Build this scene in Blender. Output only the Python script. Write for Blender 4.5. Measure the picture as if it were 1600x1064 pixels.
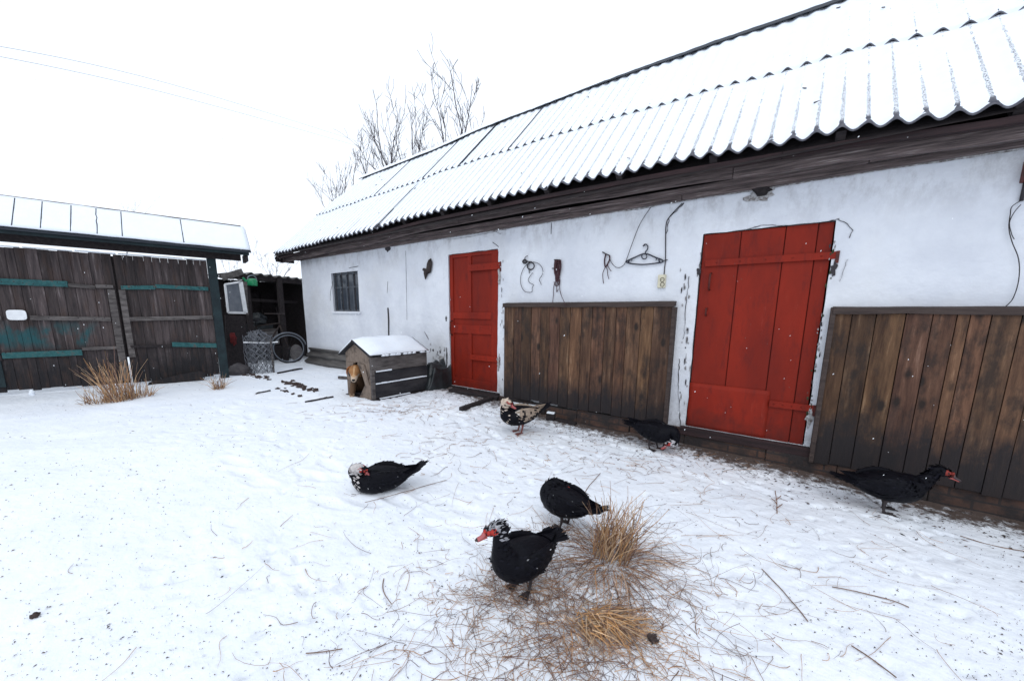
import bpy, math, random
from mathutils import Vector, Matrix, noise
random.seed(7)
R_ = math.radians
scene = bpy.context.scene
for o in list(bpy.data.objects): bpy.data.objects.remove(o)
C = scene.collection

# ------------------------------------------------------------------ camera
CF, PITCH, ROLL, YAW, CYO, CAMH = 585.47, 0.16833, 0.010538, 0.633067, 57.5, 1.35
def cam_axes():
    cp, sp = math.cos(PITCH), math.sin(PITCH)
    F = Vector((-math.sin(YAW)*cp, math.cos(YAW)*cp, -sp))
    R = Vector((math.cos(YAW), math.sin(YAW), 0))
    U = R.cross(F)
    cr, sr = math.cos(ROLL), math.sin(ROLL)
    return R*cr+U*sr, U*cr-R*sr, F
AR, AU, AF = cam_axes()
EYE = Vector((0, 0, CAMH))
cd = bpy.data.cameras.new('camera')
cam = bpy.data.objects.new('camera', cd); C.objects.link(cam)
cam.matrix_world = Matrix(((AR.x, AU.x, -AF.x, 0), (AR.y, AU.y, -AF.y, 0), (AR.z, AU.z, -AF.z, CAMH), (0, 0, 0, 1)))
cd.sensor_width = 36; cd.lens = CF/1600*36; cd.shift_y = CYO/1600
cd.clip_start = 0.05; cd.clip_end = 2000
scene.camera = cam

# ------------------------------------------------------------------ world, sun, exposure (overcast snow light)
w = bpy.data.worlds.new("World"); scene.world = w; w.use_nodes = True
nt = w.node_tree; nt.nodes.clear()
sky = nt.nodes.new('ShaderNodeTexSky'); sky.sky_type = 'NISHITA'; sky.sun_disc = False
sky.sun_elevation = R_(48); sky.sun_rotation = R_(150)
hs = nt.nodes.new('ShaderNodeHueSaturation'); hs.inputs['Saturation'].default_value = 0.2
mx = nt.nodes.new('ShaderNodeMix'); mx.data_type = 'RGBA'; mx.inputs[0].default_value = 0.9
mx.inputs[7].default_value = (9.9, 10.7, 11.9, 1)          # the cloud layer's even white
bg = nt.nodes.new('ShaderNodeBackground'); bg.inputs[1].default_value = 0.105
wo = nt.nodes.new('ShaderNodeOutputWorld')
nt.links.new(sky.outputs[0], hs.inputs['Color']); nt.links.new(hs.outputs[0], mx.inputs[6])
nt.links.new(mx.outputs[2], bg.inputs[0]); nt.links.new(bg.outputs[0], wo.inputs[0])
sl = bpy.data.lights.new('sun', 'SUN'); sl.energy = 0.5; sl.angle = R_(40); sl.color = (1, .97, .93)
so = bpy.data.objects.new('sun', sl); C.objects.link(so)
so.rotation_euler = (R_(42), 0, R_(30))
scene.view_settings.view_transform = 'Standard'; scene.view_settings.look = 'None'
scene.view_settings.exposure = 0.15; scene.view_settings.gamma = 1.0

# ------------------------------------------------------------------ pixel to place (1600 px wide frame)
def ray(px, py): return AR*((px-800)/CF) - AU*((py-532-CYO)/CF) + AF
def on_y(px, py, Y):
    r = ray(px, py); return EYE + r*(Y/r.y)
def sstep(x, a, b):
    t = min(1, max(0, (x-a)/(b-a))); return t*t*(3-2*t)
D = 4.24                                                    # the whitewashed wall's plane
def gbase(x, y):
    return .18*sstep(-x, 1.6, 4.4) - .09*sstep(x, -1, 1.5)*sstep(y, 2.6, 4)
def ground(x, y):
    z = gbase(x, y)
    if abs(x) < 16 and abs(y) < 14:
        z += .018*noise.noise((x*1.3, y*1.3, 0)) + .009*noise.noise((x*4.1, y*4.1, 3)) + .004*noise.noise((x*11, y*11, 5))
    return z
def on_g(px, py, dz=0.0):
    r = ray(px, py); z = 0
    for k in range(12):
        P = EYE + r*((z+dz-CAMH)/r.z); z = ground(P.x, P.y)
    return P
def on_plane(px, py, n, c):
    r = ray(px, py); return EYE + r*((c-n.dot(EYE))/n.dot(r))

# ------------------------------------------------------------------ materials
def mat(name, c1, c2=None, scale=6, rough=.8, bump=0, bscale=None, stretch=(1, 1, 1), c3=None, fac=(.35, .65),
        vcol=False, detail=6, metal=0, spec=.3, world=False, bdist=.01):
    m = bpy.data.materials.new(name); m.use_nodes = True; t = m.node_tree; N = t.nodes; L = t.links
    b = N['Principled BSDF']; b.inputs['Roughness'].default_value = rough; b.inputs['Metallic'].default_value = metal
    b.inputs['Specular IOR Level'].default_value = spec
    tc = N.new('ShaderNodeTexCoord'); mp = N.new('ShaderNodeMapping'); mp.inputs['Scale'].default_value = stretch
    if world:
        ge = N.new('ShaderNodeNewGeometry'); L.new(ge.outputs['Position'], mp.inputs[0])
    else: L.new(tc.outputs['Object'], mp.inputs[0])
    col = None
    if c2:
        n1 = N.new('ShaderNodeTexNoise'); n1.inputs['Scale'].default_value = scale; n1.inputs['Detail'].default_value = detail
        n1.inputs['Roughness'].default_value = .65
        L.new(mp.outputs[0], n1.inputs[0])
        rp = N.new('ShaderNodeValToRGB'); e = rp.color_ramp.elements
        e[0].position = fac[0]; e[0].color = (*c1, 1); e[1].position = fac[1]; e[1].color = (*c2, 1)
        if c3:
            x = e.new(min(.98, fac[1]+.12)); x.color = (*c3, 1)
        L.new(n1.outputs[0], rp.inputs[0]); col = rp.outputs[0]
    else:
        rgb = N.new('ShaderNodeRGB'); rgb.outputs[0].default_value = (*c1, 1); col = rgb.outputs[0]
    if vcol:
        at = N.new('ShaderNodeAttribute'); at.attribute_name = 'Col'
        mm = N.new('ShaderNodeMix'); mm.data_type = 'RGBA'; mm.blend_type = 'MULTIPLY'; mm.inputs[0].default_value = 1
        L.new(col, mm.inputs[6]); L.new(at.outputs[0], mm.inputs[7]); col = mm.outputs[2]
    L.new(col, b.inputs['Base Color'])
    if bump:
        n2 = N.new('ShaderNodeTexNoise'); n2.inputs['Scale'].default_value = bscale or scale*3; n2.inputs['Detail'].default_value = 5
        L.new(mp.outputs[0], n2.inputs[0])
        bp = N.new('ShaderNodeBump'); bp.inputs['Strength'].default_value = bump; bp.inputs['Distance'].default_value = bdist
        L.new(n2.outputs[0], bp.inputs['Height']); L.new(bp.outputs[0], b.inputs['Normal'])
    m['_col'] = 1
    return m
def nodes(m): return m.node_tree.nodes, m.node_tree.links, m.node_tree.nodes['Principled BSDF']
def base_link(m):
    b = m.node_tree.nodes['Principled BSDF']; return b.inputs['Base Color'].links[0].from_socket
def overlay(m, color, fac_socket):
    N, L, b = nodes(m); src = base_link(m)
    mm = N.new('ShaderNodeMix'); mm.data_type = 'RGBA'; mm.inputs[7].default_value = (*color, 1)
    L.new(fac_socket, mm.inputs[0]); L.new(src, mm.inputs[6]); L.new(mm.outputs[2], b.inputs['Base Color'])
def math_n(m, op, a, b=None, clamp=False):
    N, L, _ = nodes(m); n = N.new('ShaderNodeMath'); n.operation = op; n.use_clamp = clamp
    for i, v in enumerate((a, b)):
        if v is None: continue
        if isinstance(v, (int, float)): n.inputs[i].default_value = v
        else: L.new(v, n.inputs[i])
    return n.outputs[0]
def pos_xyz(m):
    N, L, _ = nodes(m); g = N.new('ShaderNodeNewGeometry'); s = N.new('ShaderNodeSeparateXYZ')
    L.new(g.outputs['Position'], s.inputs[0]); return s.outputs, g.outputs['Position']
def noise_f(m, vec, scale, stretch=None, detail=5, rough=.6):
    N, L, _ = nodes(m)
    if stretch:
        mp = N.new('ShaderNodeMapping'); mp.inputs['Scale'].default_value = stretch; L.new(vec, mp.inputs[0]); vec = mp.outputs[0]
    n = N.new('ShaderNodeTexNoise'); n.inputs['Scale'].default_value = scale; n.inputs['Detail'].default_value = detail
    n.inputs['Roughness'].default_value = rough
    L.new(vec, n.inputs[0]); return n.outputs[0]
def maprange(m, v, a, b, c=0, d=1):
    N, L, _ = nodes(m); n = N.new('ShaderNodeMapRange'); n.clamp = True
    for i, x in ((1, a), (2, b), (3, c), (4, d)): n.inputs[i].default_value = x
    L.new(v, n.inputs[0]); return n.outputs[0]

SNOWC = (.84, .88, .93)
M = {}
# snow on the ground, with mud where the yard is trodden along the barn
m = M['snow_ground'] = mat('ground_snow', (.86, .89, .93), (.80, .84, .90), 2.2, .75, .55, 14, world=True, bdist=.03)
s, P = pos_xyz(m)
n_big = noise_f(m, P, 1.7, detail=7, rough=.7); n_fine = noise_f(m, P, 16, detail=6, rough=.75)
near = math_n(m, 'MULTIPLY', maprange(m, s[1], 3.15, 4.2), maprange(m, s[0], -5.6, -4.6))
mud = math_n(m, 'ADD', math_n(m, 'MULTIPLY', near, .62), math_n(m, 'MULTIPLY', n_big, .28))
mud = math_n(m, 'ADD', mud, math_n(m, 'MULTIPLY', n_fine, .62))
overlay(m, (.09, .065, .055), maprange(m, mud, .86, .98))
sp = maprange(m, noise_f(m, P, 75, stretch=(1, .55, 1), detail=2), .71, .75)
sp = math_n(m, 'MULTIPLY', sp, maprange(m, noise_f(m, P, 3.3), .46, .6))
overlay(m, (.16, .14, .15), math_n(m, 'MULTIPLY', sp, .55))
M['snow'] = mat('snow', SNOWC, (.8, .85, .92), 8, .7, .3, 40)
# whitewash
m = M['whitewash'] = mat('whitewash', (.72, .74, .78), (.60, .62, .67), 1.6, .85, .8, 11, world=True, bdist=.016)
s, P = pos_xyz(m)
st = maprange(m, noise_f(m, P, 2.6, stretch=(1, 1, .5), detail=8, rough=.72), .60, .74)
overlay(m, (.40, .41, .45), math_n(m, 'MULTIPLY', st, .4))
yl = maprange(m, noise_f(m, P, .9, detail=5), .52, .68)
overlay(m, (.56, .53, .47), math_n(m, 'MULTIPLY', yl, .2))
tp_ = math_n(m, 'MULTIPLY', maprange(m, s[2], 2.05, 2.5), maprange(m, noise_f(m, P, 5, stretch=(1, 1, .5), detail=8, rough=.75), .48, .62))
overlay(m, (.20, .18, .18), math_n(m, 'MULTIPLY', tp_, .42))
ln = maprange(m, noise_f(m, P, 5, stretch=(1.4, 1, .35), detail=9, rough=.8), .66, .72)
low = maprange(m, s[2], .95, .3)
overlay(m, (.15, .135, .12), math_n(m, 'MULTIPLY', ln, math_n(m, 'ADD', math_n(m, 'MULTIPLY', low, .75), .12)))
gr = math_n(m, 'MULTIPLY', maprange(m, s[2], .55, .05), maprange(m, noise_f(m, P, 9, detail=8, rough=.75), .40, .60))
overlay(m, (.23, .215, .21), math_n(m, 'MULTIPLY', gr, .85))
M['plaster_raw'] = mat('bare_plaster', (.13, .11, .10), (.50, .50, .51), 34, .9, .8, 40, world=True)
M['moss'] = mat('wall_moss', (.03, .045, .02), (.05, .06, .035), 40, .95)
M['crack'] = mat('crack_dark', (.045, .04, .045), None, rough=.95)
# plinth bricks
m = M['brick'] = mat('plinth_brick', (.055, .038, .033), (.115, .06, .042), 7, .9, .7, 30, world=True)
N, L, b = nodes(m); s, P = pos_xyz(m)
bt = N.new('ShaderNodeTexBrick'); bt.inputs['Scale'].default_value = 1; bt.inputs['Brick Width'].default_value = .25
bt.inputs['Row Height'].default_value = .075; bt.inputs['Mortar Size'].default_value = .008; bt.offset = .5
cx = N.new('ShaderNodeCombineXYZ'); L.new(s[0], cx.inputs[0]); L.new(s[2], cx.inputs[1]); L.new(cx.outputs[0], bt.inputs[0])
overlay(m, (.035, .03, .03), math_n(m, 'MULTIPLY', bt.outputs['Fac'], .9))
overlay(m, (.03, .025, .025), maprange(m, noise_f(m, P, 4, detail=6), .42, .58))
# paint and wood
m = M['red'] = mat('red_paint', (.25, .0165, .0055), (.165, .0115, .005), 2.4, .62, .22, 16, stretch=(1, 1, .35), world=True, vcol=True, spec=.2, bdist=.006)
s, P = pos_xyz(m)
overlay(m, (.085, .010, .009), math_n(m, 'MULTIPLY', maprange(m, noise_f(m, P, 7, stretch=(1.6, 1, .4), detail=9, rough=.75), .52, .68), .65))
overlay(m, (.36, .075, .05), math_n(m, 'MULTIPLY', maprange(m, noise_f(m, P, 11, stretch=(2, 1, .25), detail=8, rough=.8), .60, .72), .35))
gm = math_n(m, 'ADD', maprange(m, s[2], .75, .15, 0, .5), math_n(m, 'MULTIPLY', noise_f(m, P, 6, detail=8, rough=.75), .7))
overlay(m, (.05, .014, .012), maprange(m, gm, .62, .95, 0, .8))
ch = maprange(m, noise_f(m, P, 34, stretch=(1, 1, .6), detail=4), .71, .74)
overlay(m, (.10, .075, .065), math_n(m, 'MULTIPLY', ch, maprange(m, noise_f(m, P, 2.2, detail=3), .48, .6)))
M['red_dark'] = mat('red_paint_worn', (.12, .016, .011), (.055, .016, .013), 20, .6, .5, 50)
def wood(name, a, bcol, c, zlow=None, fac=(.33, .60), dirt=(.03, .026, .026), rough=.8, scale=5, z0=.25, z1=.75, knots=True, vstretch=(5, 5, .45)):
    m = mat(name, a, bcol, scale, rough, .5, scale*4, stretch=vstretch, world=True, c3=c, vcol=True, bdist=.006, fac=fac)
    s, P = pos_xyz(m)
    N, L, b = nodes(m)                                       # every plank has a grain of its own
    at_ = N.new('ShaderNodeAttribute'); at_.attribute_name = 'Col'
    va = N.new('ShaderNodeVectorMath'); va.operation = 'MULTIPLY_ADD'; va.inputs[1].default_value = (37, 19, 53)
    L.new(at_.outputs['Vector'], va.inputs[0]); L.new(P, va.inputs[2]); P = va.outputs[0]
    for n0 in [x for x in N if x.bl_idname == 'ShaderNodeMapping']:
        L.new(P, n0.inputs[0])
    if knots:
        N, L, b = nodes(m)
        v = N.new('ShaderNodeTexVoronoi'); v.inputs['Scale'].default_value = 5.2
        mp = N.new('ShaderNodeMapping'); mp.inputs['Scale'].default_value = (1.25, .01, .62)
        L.new(P, mp.inputs[0]); L.new(mp.outputs[0], v.inputs[0])
        wv = math_n(m, 'ADD', v.outputs['Distance'], math_n(m, 'MULTIPLY', noise_f(m, P, 28), .10))
        overlay(m, (.018, .012, .01), math_n(m, 'MULTIPLY', maprange(m, wv, .26, .15), .95))
        bl = maprange(m, noise_f(m, P, 2.8, stretch=(2.0, 1, .9), detail=8, rough=.72), .49, .62)
        overlay(m, (.022, .016, .014), math_n(m, 'MULTIPLY', bl, .75))
    if zlow is not None:
        f = math_n(m, 'ADD', maprange(m, s[2], z1, z0, 0, .62), math_n(m, 'MULTIPLY', noise_f(m, P, 4.5, stretch=(1.4, 1, .7), detail=8, rough=.75), .95))
        overlay(m, dirt, maprange(m, f, .62, .95, 0, .93))
    return m
M['panel'] = wood('panel_wood', (.040, .019, .012), (.125, .066, .038), (.235, .145, .092), zlow=True, z0=.18, z1=.75, dirt=(.016, .014, .016))
M['panel_frame'] = mat('panel_frame_wood', (.035, .024, .022), (.070, .050, .043), 6, .75, .4, 30, stretch=(.5, 5, 5), world=True)
m = M['gate_wood'] = wood('gate_wood', (.016, .013, .014), (.070, .054, .052), (.17, .148, .145), zlow=True, fac=(.30, .60), dirt=(.013, .012, .014), scale=5.0, z0=.3, z1=1.05, knots=False, vstretch=(6, 6, .42))
s, P = pos_xyz(m)
rb = maprange(m, noise_f(m, P, 6, stretch=(2.5, 2.5, .5), detail=7), .50, .70)
overlay(m, (.060, .036, .028), math_n(m, 'MULTIPLY', rb, .6))
te = math_n(m, 'MULTIPLY', maprange(m, noise_f(m, P, 3.1, stretch=(1.6, 1.6, .8), detail=6), .47, .58),
            math_n(m, 'MULTIPLY', maprange(m, s[2], .78, .9), maprange(m, s[2], 1.2, 1.05)))
te = math_n(m, 'MULTIPLY', te, maprange(m, s[1], 1.0, .75))
overlay(m, (.012, .075, .085), math_n(m, 'MULTIPLY', te, .85))
M['grey_wood'] = mat('grey_wood', (.05, .043, .042), (.14, .125, .12), 9, .85, .5, 40, stretch=(3, .5, 3), world=True, vcol=True)
M['teal'] = mat('teal_paint', (.010, .062, .066), (.022, .105, .108), 14, .6, .5, 40, c3=(.075, .075, .07), fac=(.34, .54))
M['teal_dark'] = mat('dark_teal_post', (.006, .014, .018), (.012, .028, .032), 9, .6, .4, 30, c3=(.05, .06, .06), fac=(.4, .68))
M['dark_wood'] = mat('dark_wood', (.014, .011, .013), (.034, .027, .027), 8, .85, .5, 30, stretch=(1, 4, 4), world=True)
M['eave_wood'] = mat('eave_wood', (.030, .024, .025), (.15, .115, .11), 7, .8, .6, 34, stretch=(.45, 6, 9), world=True, c3=(.30, .26, .25), fac=(.32, .58))
M['reddish_wood'] = mat('old_red_board', (.018, .012, .013), (.040, .021, .022), 7, .8, .5, 30, stretch=(.4, 5, 5), world=True)
m = M['slate'] = mat('asbestos_sheet', (.085, .085, .105), (.17, .17, .19), 30, .9, .4, 90, world=True)
s, P = pos_xyz(m)
N, L, b = nodes(m); g_ = N.new('ShaderNodeNewGeometry'); sx_ = N.new('ShaderNodeSeparateXYZ'); L.new(g_.outputs['Normal'], sx_.inputs[0])
overlay(m, SNOWC, math_n(m, 'MULTIPLY', maprange(m, sx_.outputs[2], .35, .5), math_n(m, 'MULTIPLY', maprange(m, noise_f(m, P, 110, detail=3), .36, .56), .9)))
M['slate_bare'] = mat('bare_sheet', (.075, .070, .068), (.15, .14, .132), 6, .9, .5, 40, stretch=(.5, 3, 3), c3=(.22, .2, .19))
M['seam'] = mat('roof_seam', (.03, .035, .045), None, rough=.7)
M['black_iron'] = mat('black_iron', (.018, .016, .018), (.05, .032, .026), 30, .6, .3, 60)
M['wire'] = mat('wire_dark', (.03, .026, .03), None, rough=.6)
M['cord'] = mat('cord_maroon', (.035, .010, .016), (.07, .03, .035), 40, .7)
M['hanger'] = mat('hanger_plastic', (.012, .014, .028), None, rough=.35, spec=.5)
M['ivory'] = mat('ivory_plastic', (.62, .58, .44), (.52, .48, .36), 12, .45)
M['ivory_dark'] = mat('socket_hole', (.10, .085, .06), None, rough=.6)
M['glass'] = mat('window_glass', (.035, .045, .06), (.06, .07, .085), 4, .12, spec=.5)
M['glass_pale'] = mat('dusty_glass', (.10, .115, .14), (.17, .185, .21), 5, .25, spec=.4)
M['blue_grey'] = mat('window_paint', (.05, .06, .075), (.10, .11, .125), 18, .7, .4, 50)
M['white_paint'] = mat('white_paint', (.84, .85, .86), (.7, .71, .73), 14, .6)
M['tarp'] = mat('black_tarp', (.010, .013, .015), (.03, .036, .04), 5, .42, .3, 22, spec=.5)
M['kennel_ply'] = mat('kennel_plywood', (.13, .10, .08), (.22, .17, .135), 7, .85, .4, 40, c3=(.12, .085, .065), vcol=True, world=True, stretch=(2, 2, .6), fac=(.30, .58))
m = M['kennel_ply']; s, P = pos_xyz(m)
overlay(m, (.035, .026, .024), math_n(m, 'MULTIPLY', maprange(m, noise_f(m, P, 6, detail=8, rough=.75), .50, .64), .9))
M['kennel_felt'] = mat('kennel_felt', (.014, .014, .018), (.040, .037, .040), 5, .8, .5, 22, stretch=(1, .6, 2), c3=(.075, .07, .07), world=True)
M['kennel_dark'] = mat('kennel_inside', (.010, .008, .008), None, rough=.95)
M['mesh_wire'] = mat('netting_wire', (.22, .235, .26), (.10, .10, .11), 40, .5, metal=.3)
M['far_wire'] = mat('pale_wire', (.22, .26, .30), None, rough=.4, metal=.2)
M['green'] = mat('green_enamel', (.01, .26, .10), (.015, .20, .085), 10, .35, spec=.5)
M['tyre'] = mat('tyre_rubber', (.02, .02, .024), None, rough=.7)
M['rim'] = mat('bicycle_rim', (.20, .22, .25), None, rough=.35, metal=.6)
M['crate'] = mat('pale_crate', (.13, .12, .12), (.2, .185, .18), 9, .8, .3, 40)
M['red_rag'] = mat('red_rag', (.14, .015, .015), (.08, .012, .012), 12, .9)
M['bark'] = mat('bark', (.055, .045, .050), (.10, .085, .09), 30, .95, .4, 60)
M['bark_pale'] = mat('far_bark', (.10, .085, .095), (.16, .14, .15), 30, .95)
M['straw'] = mat('straw', (.45, .325, .235), (.27, .195, .155), 20, .8, vcol=True)
M['hay'] = mat('hay', (.60, .44, .28), (.36, .26, .175), 20, .8, vcol=True)
M['litter'] = mat('litter', (.13, .105, .10), (.06, .05, .05), 9, .9, vcol=True)
M['dung'] = mat('dung', (.04, .028, .026), (.07, .05, .045), 40, .9, .8, 60)
M['feather'] = mat('duck_feather', (1, 1, 1), (.72, .72, .74), 55, .55, .6, 70, vcol=True, spec=.10, stretch=(.6, 1, 1), bdist=.006)
M['skin_red'] = mat('duck_red_skin', (.46, .032, .02), (.27, .02, .016), 60, .5, .8, 120, vcol=True, bdist=.004)
M['bill'] = mat('duck_bill', (1, 1, 1), None, rough=.4, vcol=True)
M['eye'] = mat('eye', (.01, .008, .006), None, rough=.1, spec=.6)
M['foot_dark'] = mat('duck_foot_dark', (.025, .02, .022), (.05, .04, .04), 40, .6)
M['foot_red'] = mat('duck_foot_red', (.22, .07, .06), (.14, .05, .045), 40, .6)
M['fur'] = mat('dog_fur', (1, 1, 1), (.78, .76, .74), 70, .85, .5, 110, vcol=True, bdist=.006)
M['nose'] = mat('dog_nose', (.012, .010, .010), None, rough=.35)
M['stone'] = mat('stone', (.06, .055, .06), (.12, .11, .11), 9, .9, .6, 30)
M['flake'] = mat('snowflake', (.9, .92, .95), None, rough=.6)

# ------------------------------------------------------------------ mesh builder
class MB:
    def __init__(s): s.v = []; s.f = []; s.mi = []; s.c = []
    def add(s, vs, fs, mi=0, col=(1, 1, 1)):
        o = len(s.v); s.v += [Vector(x) for x in vs]
        for f in fs:
            s.f.append([i+o for i in f]); s.mi.append(mi); s.c.append(col)
        return s
    def box(s, x0, x1, y0, y1, z0, z1, mi=0, col=(1, 1, 1), T=None):
        vs = [Vector((x, y, z)) for z in (z0, z1) for y in (y0, y1) for x in (x0, x1)]
        if T: vs = [T(v) for v in vs] if callable(T) else [T @ v for v in vs]
        return s.add(vs, [(0, 2, 3, 1), (4, 5, 7, 6), (0, 1, 5, 4), (2, 6, 7, 3), (0, 4, 6, 2), (1, 3, 7, 5)], mi, col)
    def bar(s, a, b, wx, wz, up=(0, 0, 1), mi=0, col=(1, 1, 1)):
        a, b = Vector(a), Vector(b); t = (b-a).normalized(); u = Vector(up); sd = t.cross(u).normalized(); u = sd.cross(t)
        vs = [p+sd*(i*wx/2)+u*(j*wz/2) for p in (a, b) for (i, j) in ((-1, -1), (1, -1), (1, 1), (-1, 1))]
        return s.add(vs, [(3, 2, 1, 0), (4, 5, 6, 7), (0, 1, 5, 4), (1, 2, 6, 5), (2, 3, 7, 6), (3, 0, 4, 7)], mi, col)
    def tube(s, pts, r, n=6, mi=0, col=(1, 1, 1), cap=True, closed=False):
        pts = [Vector(p) for p in pts]; k = len(pts)
        rs = r if isinstance(r, (list, tuple)) else [r]*k
        vs = []; S = None
        for i, p in enumerate(pts):
            if closed: t = pts[(i+1) % k]-pts[i-1]
            else: t = pts[min(i+1, k-1)]-pts[max(i-1, 0)]
            t = t.normalized() if t.length > 1e-9 else Vector((0, 0, 1))
            if S is None: S = t.cross(Vector((.3, .2, 1)) if abs(t.z) < .9 else Vector((1, .1, 0))).normalized()
            S = (S-t*S.dot(t)).normalized(); B = t.cross(S)
            for j in range(n):
                a = 2*math.pi*j/n; vs.append(p+(S*math.cos(a)+B*math.sin(a))*rs[i])
        fs = []
        for i in range(k if closed else k-1):
            i2 = (i+1) % k
            for j in range(n): fs.append((i*n+j, i*n+(j+1) % n, i2*n+(j+1) % n, i2*n+j))
        if cap and not closed: fs += [tuple(range(n))[::-1], tuple((k-1)*n+j for j in range(n))]
        return s.add(vs, fs, mi, col)
    def poly(s, pts, depth, mi=0, col=(1, 1, 1)):        # flat outline given thickness along 'depth'
        pts = [Vector(p) for p in pts]; d = Vector(depth); n = len(pts)
        return s.add(pts+[p+d for p in pts], [tuple(range(n))[::-1], tuple(range(n, 2*n))]+[(i, (i+1) % n, n+(i+1) % n, n+i) for i in range(n)], mi, col)
    def ball(s, c, r, nu=10, nv=7, mi=0, col=(1, 1, 1), nz=0, nsc=8, T=None):
        c = Vector(c); r = Vector(r) if not isinstance(r, (int, float)) else Vector((r, r, r)); vs = []
        for i in range(nv+1):
            th = math.pi*i/nv
            for j in range(nu):
                ph = 2*math.pi*j/nu
                d = Vector((math.sin(th)*math.cos(ph), math.sin(th)*math.sin(ph), math.cos(th)))
                k = 1+(nz*noise.noise(d*2.2+c*nsc) if nz else 0)
                p = Vector((d.x*r.x*k, d.y*r.y*k, d.z*r.z*k)); vs.append((T @ p if T else p)+c)
        fs = [(i*nu+j, (i+1)*nu+j, (i+1)*nu+(j+1) % nu, i*nu+(j+1) % nu) for i in range(nv) for j in range(nu)]
        return s.add(vs, fs, mi, col)
    def build(s, name, mats, parent=None, smooth=False, bevel=0, world=None):
        me = bpy.data.meshes.new(name); me.from_pydata([tuple(v) for v in s.v], [], s.f)
        for x in (mats if isinstance(mats, (list, tuple)) else [mats]): me.materials.append(x)
        me.polygons.foreach_set('material_index', s.mi)
        if smooth: me.polygons.foreach_set('use_smooth', [True]*len(s.f))
        ca = me.color_attributes.new('Col', 'FLOAT_COLOR', 'CORNER'); dat = []
        for f, c in zip(s.f, s.c):
            for _ in f: dat += [c[0], c[1], c[2], 1]
        ca.data.foreach_set('color', dat)
        me.validate(); me.update()
        o = bpy.data.objects.new(name, me); C.objects.link(o)
        if parent:
            o.parent = parent
            if world is not False:
                o.matrix_parent_inverse = chain(parent).inverted()
        if bevel:
            b = o.modifiers.new('bevel', 'BEVEL'); b.width = bevel; b.segments = 2; b.limit_method = 'ANGLE'
        return o
def chain(o):
    Mx = o.matrix_basis.copy()
    if o.parent: Mx = chain(o.parent) @ o.matrix_parent_inverse @ Mx
    return Mx
def tag(o, label=None, cat=None, group=None, kind=None):
    if label: o['label'] = label
    if cat: o['category'] = cat
    if group: o['group'] = group
    if kind: o['kind'] = kind
    return o
def thing(name, label, cat, loc=(0, 0, 0), rz=0, group=None):
    o = bpy.data.objects.new(name, None); C.objects.link(o); o.empty_display_size = .1
    o.location = loc; o.rotation_euler = (0, 0, rz); return tag(o, label, cat, group)
def lerp_tab(tab, x):
    if x <= tab[0][0]: return tab[0][1]
    for (a, b), (c, d) in zip(tab, tab[1:]):
        if x <= c:
            t = (x-a)/(c-a); t = t*t*(3-2*t) if len(tab) > 3 else t
            return b+(d-b)*t
    return tab[-1][1]
def cat_rom(pts, per=6):
    P = [pts[0]]+list(pts)+[pts[-1]]; out = []
    for i in range(1, len(P)-2):
        a, b, c, d = P[i-1], P[i], P[i+1], P[i+2]
        for k in range(per):
            t = k/per
            out.append(tuple(.5*((2*b[j])+(-a[j]+c[j])*t+(2*a[j]-5*b[j]+4*c[j]-d[j])*t*t+(-a[j]+3*b[j]-3*c[j]+d[j])*t**3) for j in range(len(b))))
    out.append(tuple(pts[-1])); return out
V = Vector

# ------------------------------------------------------------------ ground
def axis(lo, hi, st, far):
    a = []; x = lo
    while x <= hi+1e-6: a.append(x); x += st
    g = st; r = []; x = hi
    while x < far: g *= 1.5; x += g; r.append(x)
    g = st; l = []; x = lo
    while x > -far: g *= 1.5; x -= g; l.append(x)
    return l[::-1]+a+r
def axis2(lo, m0, m1, hi, c_, f_, far):
    a = axis(lo, m0, c_, far); a = [x for x in a if x < m0-1e-6]; n_ = int((m1-m0)/f_); a += [m0+(m1-m0)*i/n_ for i in range(n_)]
    return a+[x for x in axis(m1, hi, c_, far) if x >= m1-1e-6]
gx = axis2(-10, -4.2, 1.4, 2.6, .05, .021, 600); gy = axis2(-1.5, .2, 3.9, 4.5, .05, .021, 600)
PR = {}
def dent(x, y, a, l, w_, dp):
    PR.setdefault((int(x*4), int(y*4)), []).append((x, y, math.cos(a), math.sin(a), l, w_, dp))
rp_ = random.Random(31)
for k in range(46):                                          # wandering duck tracks
    x, y, a = rp_.uniform(-5.5, 1.4), rp_.uniform(.2, 3.9), rp_.uniform(0, 6.28)
    for j in range(rp_.randint(8, 22)):
        sd_ = .055*(1 if j % 2 else -1); px_, py_ = x-math.sin(a)*sd_, y+math.cos(a)*sd_
        dent(px_, py_, a, .048, .020, .012); dent(px_+.012*math.cos(a), py_+.012*math.sin(a), a+.6, .040, .011, .009); dent(px_+.012*math.cos(a), py_+.012*math.sin(a), a-.6, .040, .011, .009)
        x += .15*math.cos(a); y += .15*math.sin(a); a += rp_.uniform(-.35, .35)
for k in range(9):                                           # older boot tracks, half filled
    x, y, a = rp_.uniform(-5.5, .5), rp_.uniform(.4, 3.6), rp_.choice((2.9, 3.3, 0, .3))
    for j in range(9):
        sd_ = .10*(1 if j % 2 else -1); dent(x-math.sin(a)*sd_, y+math.cos(a)*sd_, a, .15, .052, .017)
        x += .42*math.cos(a); y += .42*math.sin(a); a += rp_.uniform(-.15, .15)
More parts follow.
